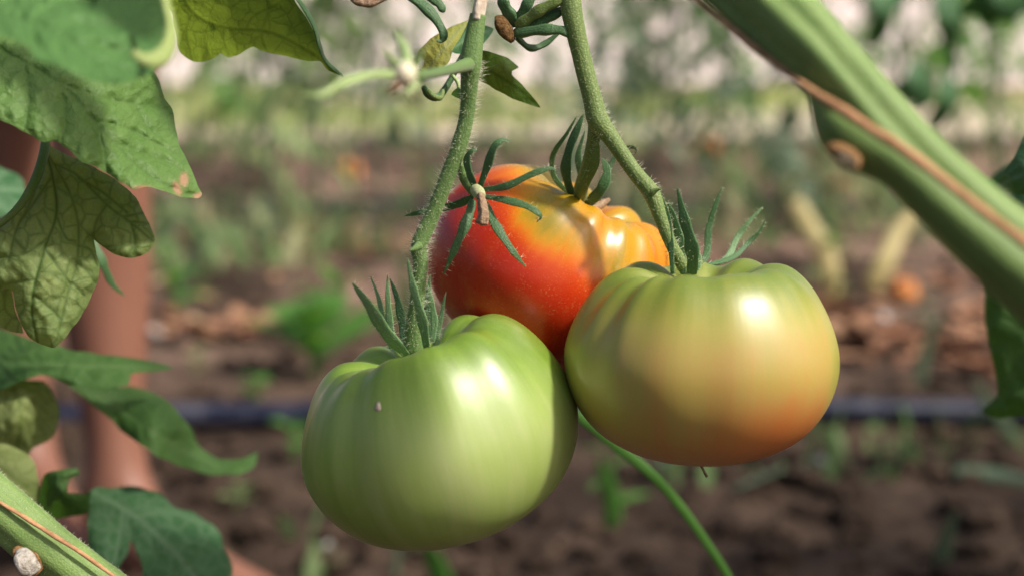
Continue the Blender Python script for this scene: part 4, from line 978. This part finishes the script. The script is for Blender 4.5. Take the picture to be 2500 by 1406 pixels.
lf, df2 = leaf('tomato_leaf', 'large green leaf with brown spots near its pointed tip at left', o2, [(-40, 60, .438), (-40, 280, .418), (150, 200, .434), (280, 130, .456), (392, 200, .468), (430, 320, .464), (300, 330, .440), (200, 396, .424), (100, 345, .420), (350, 456, .434), (490, 478, .452), (400, 400, .450)], M['leaf_spot'],
    [[(0, 120), (140, 200), (235, 300), (330, 400), (420, 460), (488, 478)], [(150, 205), (250, 240), (330, 255), (400, 265)], [(235, 300), (300, 310), (380, 350), (440, 380)], [(240, 304), (250, 370), (262, 420)], [(300, 366), (360, 380), (420, 400), (462, 430)], [(330, 255), (360, 310), (400, 345)], [(150, 210), (160, 290), (150, 340)], [(280, 350), (330, 365)], [(60, 155), (70, 240), (60, 310)]],
    step=4.5, curl=.0025, bulge=.0024, spots=[(449, 440, 11, 17, .1, 1.2), (433, 462, 9, 18, -.4, 1.2), (487, 480, 14, 9, 0, 1.3), (345, 458, 22, 5, 0, .9), (300, 452, 18, 5, .4, .7), (432, 296, 8, 10, 0, .5)], seed=12, group='leaves at the left', wave=.001)
o3 = [(100, 344), (142, 368), (205, 396), (268, 430), (302, 455), (332, 482), (352, 522), (371, 560), (378, 590), (362, 616), (322, 631), (282, 622), (252, 604), (229, 586), (234, 612), (243, 650), (239, 685), (219, 732), (195, 776), (160, 822), (134, 848), (102, 841), (70, 822), (50, 790), (40, 760), (30, 712), (16, 704), (-10, 712), (-40, 700), (-40, 560), (0, 544), (48, 500), (80, 450), (98, 400)]
lf, df3 = leaf('tomato_leaf', 'lobed leaf showing its veined underside, hanging at left', o3, [(100, 345, .462), (332, 482, .462), (378, 590, .456), (290, 620, .448), (229, 586, .453), (134, 848, .436), (220, 730, .447), (-40, 560, .446), (-40, 700, .440), (120, 560, .445), (110, 700, .436), (260, 530, .454)], M['leaf_under'],
    [[(106, 352), (128, 430), (138, 520), (112, 600), (86, 690), (78, 760), (92, 838)], [(118, 380), (165, 460), (190, 540), (188, 640), (165, 720), (146, 800)], [(130, 400), (190, 430), (260, 500), (320, 545), (372, 588)], [(190, 436), (250, 470), (310, 520)], [(260, 500), (235, 540), (228, 580)], [(112, 380), (80, 480), (40, 560), (20, 640)], [(320, 545), (330, 590), (325, 622)], [(188, 600), (220, 610), (238, 650)], [(186, 640), (215, 665), (232, 690)], [(176, 690), (205, 720)], [(128, 430), (80, 500), (50, 540)], [(120, 580), (60, 620), (0, 630)], [(90, 680), (40, 690)], [(135, 520), (160, 580), (185, 590)], [(110, 610), (140, 650), (170, 690)], [(84, 720), (120, 750), (150, 780)], [(310, 540), (355, 545)], [(300, 530), (350, 520)]],
    step=4, curl=.004, bulge=.0016, vw=4.2, seed=13, group='leaves at the left', serr=1.2)
ptube('leaf_stalk', [(112, 335, .459, 22), (106, 380, .453, 24), (86, 440, .447, 24), (52, 498, .443, 20), (4, 545, .442, 16), (-40, 565, .442, 14)], M['sepal_olive'], lf, n=34)
leaf('', '', [(-40, 702), (0, 706), (24, 704), (32, 728), (42, 770), (58, 814), (26, 808), (0, 796), (-40, 780)], [(-40, 702, .452), (24, 704, .448), (58, 814, .458), (-40, 780, .462), (10, 760, .466)], M['leaf_under'], step=6, parent=lf, seed=14)
o4 = [(400, -40), (420, 40), (432, 110), (442, 132), (470, 151), (492, 152), (520, 144), (540, 130), (558, 140), (580, 136), (616, 114), (640, 126), (690, 136), (750, 150), (780, 150), (800, 172), (838, 187), (812, 166), (796, 142), (783, 120), (772, 84), (745, 40), (715, -5), (690, -40)]
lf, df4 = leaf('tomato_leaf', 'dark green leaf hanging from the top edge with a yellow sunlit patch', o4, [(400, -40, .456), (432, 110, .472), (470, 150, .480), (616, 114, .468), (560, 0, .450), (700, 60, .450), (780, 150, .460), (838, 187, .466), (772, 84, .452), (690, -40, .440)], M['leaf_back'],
    [[(430, -30), (480, 40), (560, 70), (660, 80), (760, 130), (830, 184)], [(470, 30), (455, 80), (470, 146)], [(510, 55), (500, 100), (515, 144)], [(450, 0), (520, 0), (590, -20)], [(550, 68), (545, 100), (560, 136)], [(600, 74), (620, 40), (680, 10)], [(640, 80), (640, 100), (650, 122)]], step=5, curl=.003, bulge=.0012, seed=15, group='leaves at the left')
ptube('turned_edge', [(690, -40, .438, 12), (735, 10, .442, 20), (766, 62, .447, 26), (780, 112, .452, 26), (796, 150, .456, 18), (838, 187, .464, 8)], M['leaf_top_solid'] if 'leaf_top_solid' in M else M['sepal'], lf, n=40, flat=.3)

def shade_leaflet(root, target, d, t, seed):  # added shade caster, outlined from the patch it darkens
    """unseen leaflet added to cast shade, t metres up the sunbeam from where it falls"""
    dd = d(np.array(target, float)) if callable(d) else [d]*len(target)
    q = [P(x, y, k)+SUN_TO*t for (x, y), k in zip(target, dd)]; c = sum(q, Vector())/len(q)
    e1 = (q[0]-c).normalized(); e2 = SUN_TO.cross(e1).normalized(); n = len(q)
    pts = catmull([tuple(p) for p in q+[q[0]]], n*6)[:-1]; ctr = np.array(c); V = [ctr-np.array(SUN_TO)*.004]; F = []
    for k in (.35, .7, 1.0):
        for i, p in enumerate(pts): V.append(ctr+(p-ctr)*k*(1+(.03*math.sin(i*2.1+seed) if k == 1 else 0))-np.array(SUN_TO)*(.004*(1-k)+.006*(k == 1)*math.sin(i*.7)))
    m_ = len(pts)
    for i in range(m_): F.append((0, 1+i, 1+(i+1) % m_))
    for k in range(2):
        for i in range(m_): F.append((1+k*m_+i, 1+(k+1)*m_+i, 1+(k+1)*m_+(i+1) % m_, 1+k*m_+(i+1) % m_))
    VV = np.array(V); luv = np.column_stack([(VV-ctr)[:, 0]*1000, (VV-ctr)[:, 2]*1000, np.full(len(VV), seed)])
    child(obj('leaflet', mesh('leaflet', V, F, attrs={'luv': luv, 'vein': np.zeros(len(VV))}), M['leaf_dark']), root)
shade_leaflet(lf, [(-30, 110), (90, 120), (190, 190), (250, 270), (262, 370), (235, 425), (175, 380), (100, 300), (30, 230), (-40, 180)], df2, .095, 1)  # unseen leaflets added under the hanging leaf to shade the left leaves
shade_leaflet(lf, [(170, -60), (330, -60), (420, 0), (410, 80), (350, 110), (270, 70), (200, 10)], df1, .08, 2)
shade_leaflet(lf, [(560, -60), (700, -60), (800, 60), (850, 180), (780, 190), (690, 150), (600, 140), (550, 60)], df4, .085, 3)
hl = thing('tomato_leaf', 'broad unseen leaf added above the picture to shade the lower left leaves', 'leaf', P(400, 1050, .61)+SUN_TO*.42, 'leaves at the left')
shade_leaflet(hl, [(180, 1150), (340, 1150), (520, 1230), (640, 1330), (620, 1440), (400, 1460), (240, 1420), (160, 1290)], .59, .42, 5)  # leaflets of the added unseen leaf, shading the lower left foliage
shade_leaflet(hl, [(120, 840), (300, 850), (450, 930), (580, 1060), (640, 1150), (500, 1190), (340, 1120), (200, 1010)], .61, .42, 6)
ptube('leaf_stalk', [(1900, -1450, .47, 16), (2000, -1250, .48, 18), (2150, -1000, .50, 22)], M['stem'], hl, n=16)

# blurred lower left foliage
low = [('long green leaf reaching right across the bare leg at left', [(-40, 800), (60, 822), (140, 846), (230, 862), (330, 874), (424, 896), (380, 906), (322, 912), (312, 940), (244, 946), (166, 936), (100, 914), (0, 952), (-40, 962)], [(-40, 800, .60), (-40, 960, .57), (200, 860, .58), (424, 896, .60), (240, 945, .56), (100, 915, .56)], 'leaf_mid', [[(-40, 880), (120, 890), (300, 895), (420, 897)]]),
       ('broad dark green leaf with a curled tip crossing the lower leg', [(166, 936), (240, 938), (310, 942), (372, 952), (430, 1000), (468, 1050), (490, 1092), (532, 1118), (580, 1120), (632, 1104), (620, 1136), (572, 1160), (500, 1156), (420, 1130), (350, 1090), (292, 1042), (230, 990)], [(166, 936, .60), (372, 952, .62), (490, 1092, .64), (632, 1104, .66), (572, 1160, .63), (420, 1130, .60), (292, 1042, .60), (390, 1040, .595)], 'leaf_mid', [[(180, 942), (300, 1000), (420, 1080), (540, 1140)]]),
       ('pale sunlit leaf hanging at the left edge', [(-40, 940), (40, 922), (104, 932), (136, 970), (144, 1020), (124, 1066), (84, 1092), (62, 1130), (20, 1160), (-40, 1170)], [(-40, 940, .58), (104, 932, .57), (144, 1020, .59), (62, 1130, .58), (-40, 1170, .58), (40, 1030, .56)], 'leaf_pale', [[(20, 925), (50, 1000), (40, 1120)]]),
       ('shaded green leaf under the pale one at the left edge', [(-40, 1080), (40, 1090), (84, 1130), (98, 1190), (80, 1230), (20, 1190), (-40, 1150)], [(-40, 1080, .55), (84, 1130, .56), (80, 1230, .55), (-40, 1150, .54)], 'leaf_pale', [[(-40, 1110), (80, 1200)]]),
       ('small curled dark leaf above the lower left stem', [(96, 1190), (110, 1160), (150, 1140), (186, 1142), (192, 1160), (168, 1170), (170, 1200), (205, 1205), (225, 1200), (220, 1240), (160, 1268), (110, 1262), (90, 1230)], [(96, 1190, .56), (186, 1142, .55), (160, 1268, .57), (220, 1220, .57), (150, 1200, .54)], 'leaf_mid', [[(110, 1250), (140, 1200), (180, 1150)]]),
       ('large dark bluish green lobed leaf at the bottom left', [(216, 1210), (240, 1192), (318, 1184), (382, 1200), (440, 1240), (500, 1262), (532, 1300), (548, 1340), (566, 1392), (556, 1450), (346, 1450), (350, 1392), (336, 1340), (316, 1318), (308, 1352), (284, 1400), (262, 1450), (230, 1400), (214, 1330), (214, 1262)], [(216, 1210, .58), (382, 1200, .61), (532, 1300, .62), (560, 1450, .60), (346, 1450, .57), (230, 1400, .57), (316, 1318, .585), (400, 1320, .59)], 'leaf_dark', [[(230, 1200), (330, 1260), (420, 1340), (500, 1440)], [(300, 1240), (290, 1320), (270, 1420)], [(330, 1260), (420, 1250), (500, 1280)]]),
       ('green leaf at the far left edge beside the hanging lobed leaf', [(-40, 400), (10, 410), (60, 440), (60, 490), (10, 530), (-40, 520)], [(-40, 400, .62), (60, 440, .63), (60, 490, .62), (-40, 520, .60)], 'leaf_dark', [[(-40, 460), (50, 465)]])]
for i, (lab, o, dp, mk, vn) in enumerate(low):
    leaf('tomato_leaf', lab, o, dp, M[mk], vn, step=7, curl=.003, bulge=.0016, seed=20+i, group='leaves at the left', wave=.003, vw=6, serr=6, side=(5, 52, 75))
dt = thing('dangling_leaf_tip', 'thin drooping leaf tip in front of the bare leg', 'leaf', P(232, 590, .54))
sepal('blade', [(228, 586, .54), (250, 640, .54), (272, 690, .545), (304, 722, .55)], 30, M['sepal'], dt, flat=.2)
# right side leaves
lf, df = leaf('tomato_leaf', 'dark lobed leaf cut off by the right edge above the thick stem', [(2560, 300), (2520, 318), (2500, 332), (2478, 382), (2448, 422), (2412, 466), (2440, 468), (2490, 474), (2520, 478), (2560, 490)], [(2560, 300, .52), (2480, 380, .51), (2412, 466, .52), (2560, 490, .50), (2510, 420, .50)], M['leaf_dark'], [[(2560, 400), (2490, 430), (2416, 465)]], step=6, curl=.003, seed=31, group='leaves at the right')
leaf('tomato_leaf', 'blurred green leaf behind the dark one at the right edge', [(2560, 380), (2470, 400), (2420, 430), (2400, 456), (2430, 480), (2470, 500), (2560, 540)], [(2560, 380, .66), (2400, 456, .68), (2560, 540, .64), (2470, 460, .65)], M['leaf_dark'], [[(2560, 460), (2410, 456)]], step=9, seed=32, group='leaves at the right')
leaf('tomato_leaf', 'large dark leaf under the thick stem at the right edge', [(2412, 672), (2470, 710), (2560, 770), (2560, 1030), (2500, 1014), (2440, 1020), (2396, 1002), (2436, 962), (2428, 900), (2414, 842), (2404, 780)], [(2412, 672, .600), (2560, 770, .590), (2560, 1030, .590), (2396, 1002, .602), (2420, 850, .600), (2490, 880, .595)], M['leaf_mid'], [[(2560, 760), (2500, 860), (2410, 1000)]], step=9, curl=.004, seed=33, group='leaves at the right')

# ------------------------------------------------------------------ thick stems
VS = [(1600, -260, .365, 200), (1750, -108, .355, 200), (1868, 6, .345, 196), (1968, 104, .336, 178), (2069, 212, .330, 164), (2140, 300, .327, 176), (2240, 408, .324, 174), (2360, 522, .322, 188), (2480, 632, .320, 204), (2620, 756, .318, 214)]
vs = thing('vine_stem', 'thick ridged green stem crossing the upper right corner with a tan seam', 'stem', P(2240, 408, .376), 'thick stems')
ptube('stem', VS, M['vine'], vs, n=80, segs=40, ridges=[(2, .03, .6), (6, .08, 1.0), (11, .03, .3)], rough=.02)
def seam(name, pts, m, root, w, n=60, off=0):
    return ptube(name, [(x, y, d, w_) for (x, y, d, w_) in pts], m, root, n=n, rough=.18, flat=.8)
seam('seam', [(1640, -45, .352, 14), (1695, -2, .348, 18), (1760, 50, .343, 20), (1850, 125, .336, 20), (1945, 196, .330, 20)], M['brown_rib'], vs, 20)
seam('seam', [(1925, 180, .332, 16), (1990, 228, .322, 24), (2060, 272, .315, 32), (2130, 318, .310, 32), (2200, 362, .307, 32), (2330, 462, .303, 32), (2420, 532, .300, 32), (2500, 592, .297, 32), (2600, 668, .295, 32)], M['tan_rib'], vs, 30)
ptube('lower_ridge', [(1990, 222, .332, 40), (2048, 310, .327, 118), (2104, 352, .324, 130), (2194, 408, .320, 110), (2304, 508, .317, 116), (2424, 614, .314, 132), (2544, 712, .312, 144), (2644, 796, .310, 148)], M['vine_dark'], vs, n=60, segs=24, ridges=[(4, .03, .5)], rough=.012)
ptube('leaf_scar_rim', [(2046, 362, .3205, 62), (2066, 384, .3165, 80), (2094, 402, .3165, 58)], M['scar_rim'], vs, n=14, rough=.18, flat=.5)
ptube('leaf_scar', [(2052, 372, .3165, 34), (2068, 388, .3130, 46), (2086, 400, .3140, 34)], M['scar_dull'], vs, n=14, rough=.25, flat=.5)
q = catmull(VS, 120); hp = Pn(q[:, :2], q[:, 2]); hr = [px(a, b)/2 for a, b in zip(q[:, 3], q[:, 2])]
hairs('stem_hairs', hp[15:], hr[15:], 1600, .0018, M['hair'], vs, 6)
BS = [(-260, 1010, .445, 120), (-120, 1128, .447, 124), (0, 1238, .449, 128), (150, 1366, .451, 128), (300, 1480, .453, 130), (420, 1570, .455, 130)]
bs = thing('vine_stem', 'thick pale green stem with a whitish leaf scar in the bottom left corner', 'stem', P(150, 1366, .451), 'thick stems')
ptube('stem', BS, M['vine'], bs, n=60, segs=40, ridges=[(2, .03, .2), (5, .045, .4), (9, .02, .3)], rough=.012)
seam('seam', [(-60, 1192, .440, 9), (0, 1226, .4405, 11), (60, 1262, .441, 12), (130, 1306, .442, 12), (200, 1350, .443, 11), (270, 1400, .444, 10), (330, 1440, .445, 9)], M['tan_rib'], bs, 10)
ptube('leaf_scar_rim', [(48, 1336, .443, 40), (66, 1366, .440, 66), (84, 1400, .441, 52)], M['scar_rim'], bs, n=16, rough=.14, flat=.45)
ptube('leaf_scar', [(52, 1342, .440, 32), (66, 1366, .4365, 54), (82, 1396, .4385, 40)], M['scar'], bs, n=16, rough=.25, flat=.45)
q = catmull(BS, 100); hp = Pn(q[:, :2], q[:, 2]); hr = [px(a, b)/2 for a, b in zip(q[:, 3], q[:, 2])]
hairs('stem_hairs', hp[20:80], hr[20:80], 1600, .0012, M['hair'], bs, 7)

# long bright grass blade behind the tomatoes
gb = thing('grass_blade', 'long bright green grass blade arching down between the two front tomatoes', 'grass', P(1785, 1420, .62), 'grass blades on the soil')
q = [(1330, 965, .60, 22), (1404, 1010, .60, 25), (1490, 1076, .60, 27), (1582, 1150, .60, 25), (1650, 1222, .605, 23), (1712, 1306, .61, 21), (1785, 1420, .62, 20), (1900, 1640, .66, 20)]
pth = [P(a, b, c) for a, b, c, d in q]; rad = [px(d, c)/2 for a, b, c, d in q]
e = pth[-1]; pth += [Vector((e.x+.03, e.y+.03, e.z*.5)), Vector((e.x+.04, e.y+.04, gz(e.x+.04, e.y+.04)-.01))]; rad += [rad[-1]*.9, rad[-1]*.9]
tube('blade', pth, rad, M['weed'], gb, n=70, flat=.22, segs=12, wdir=(.6, .1, .7))
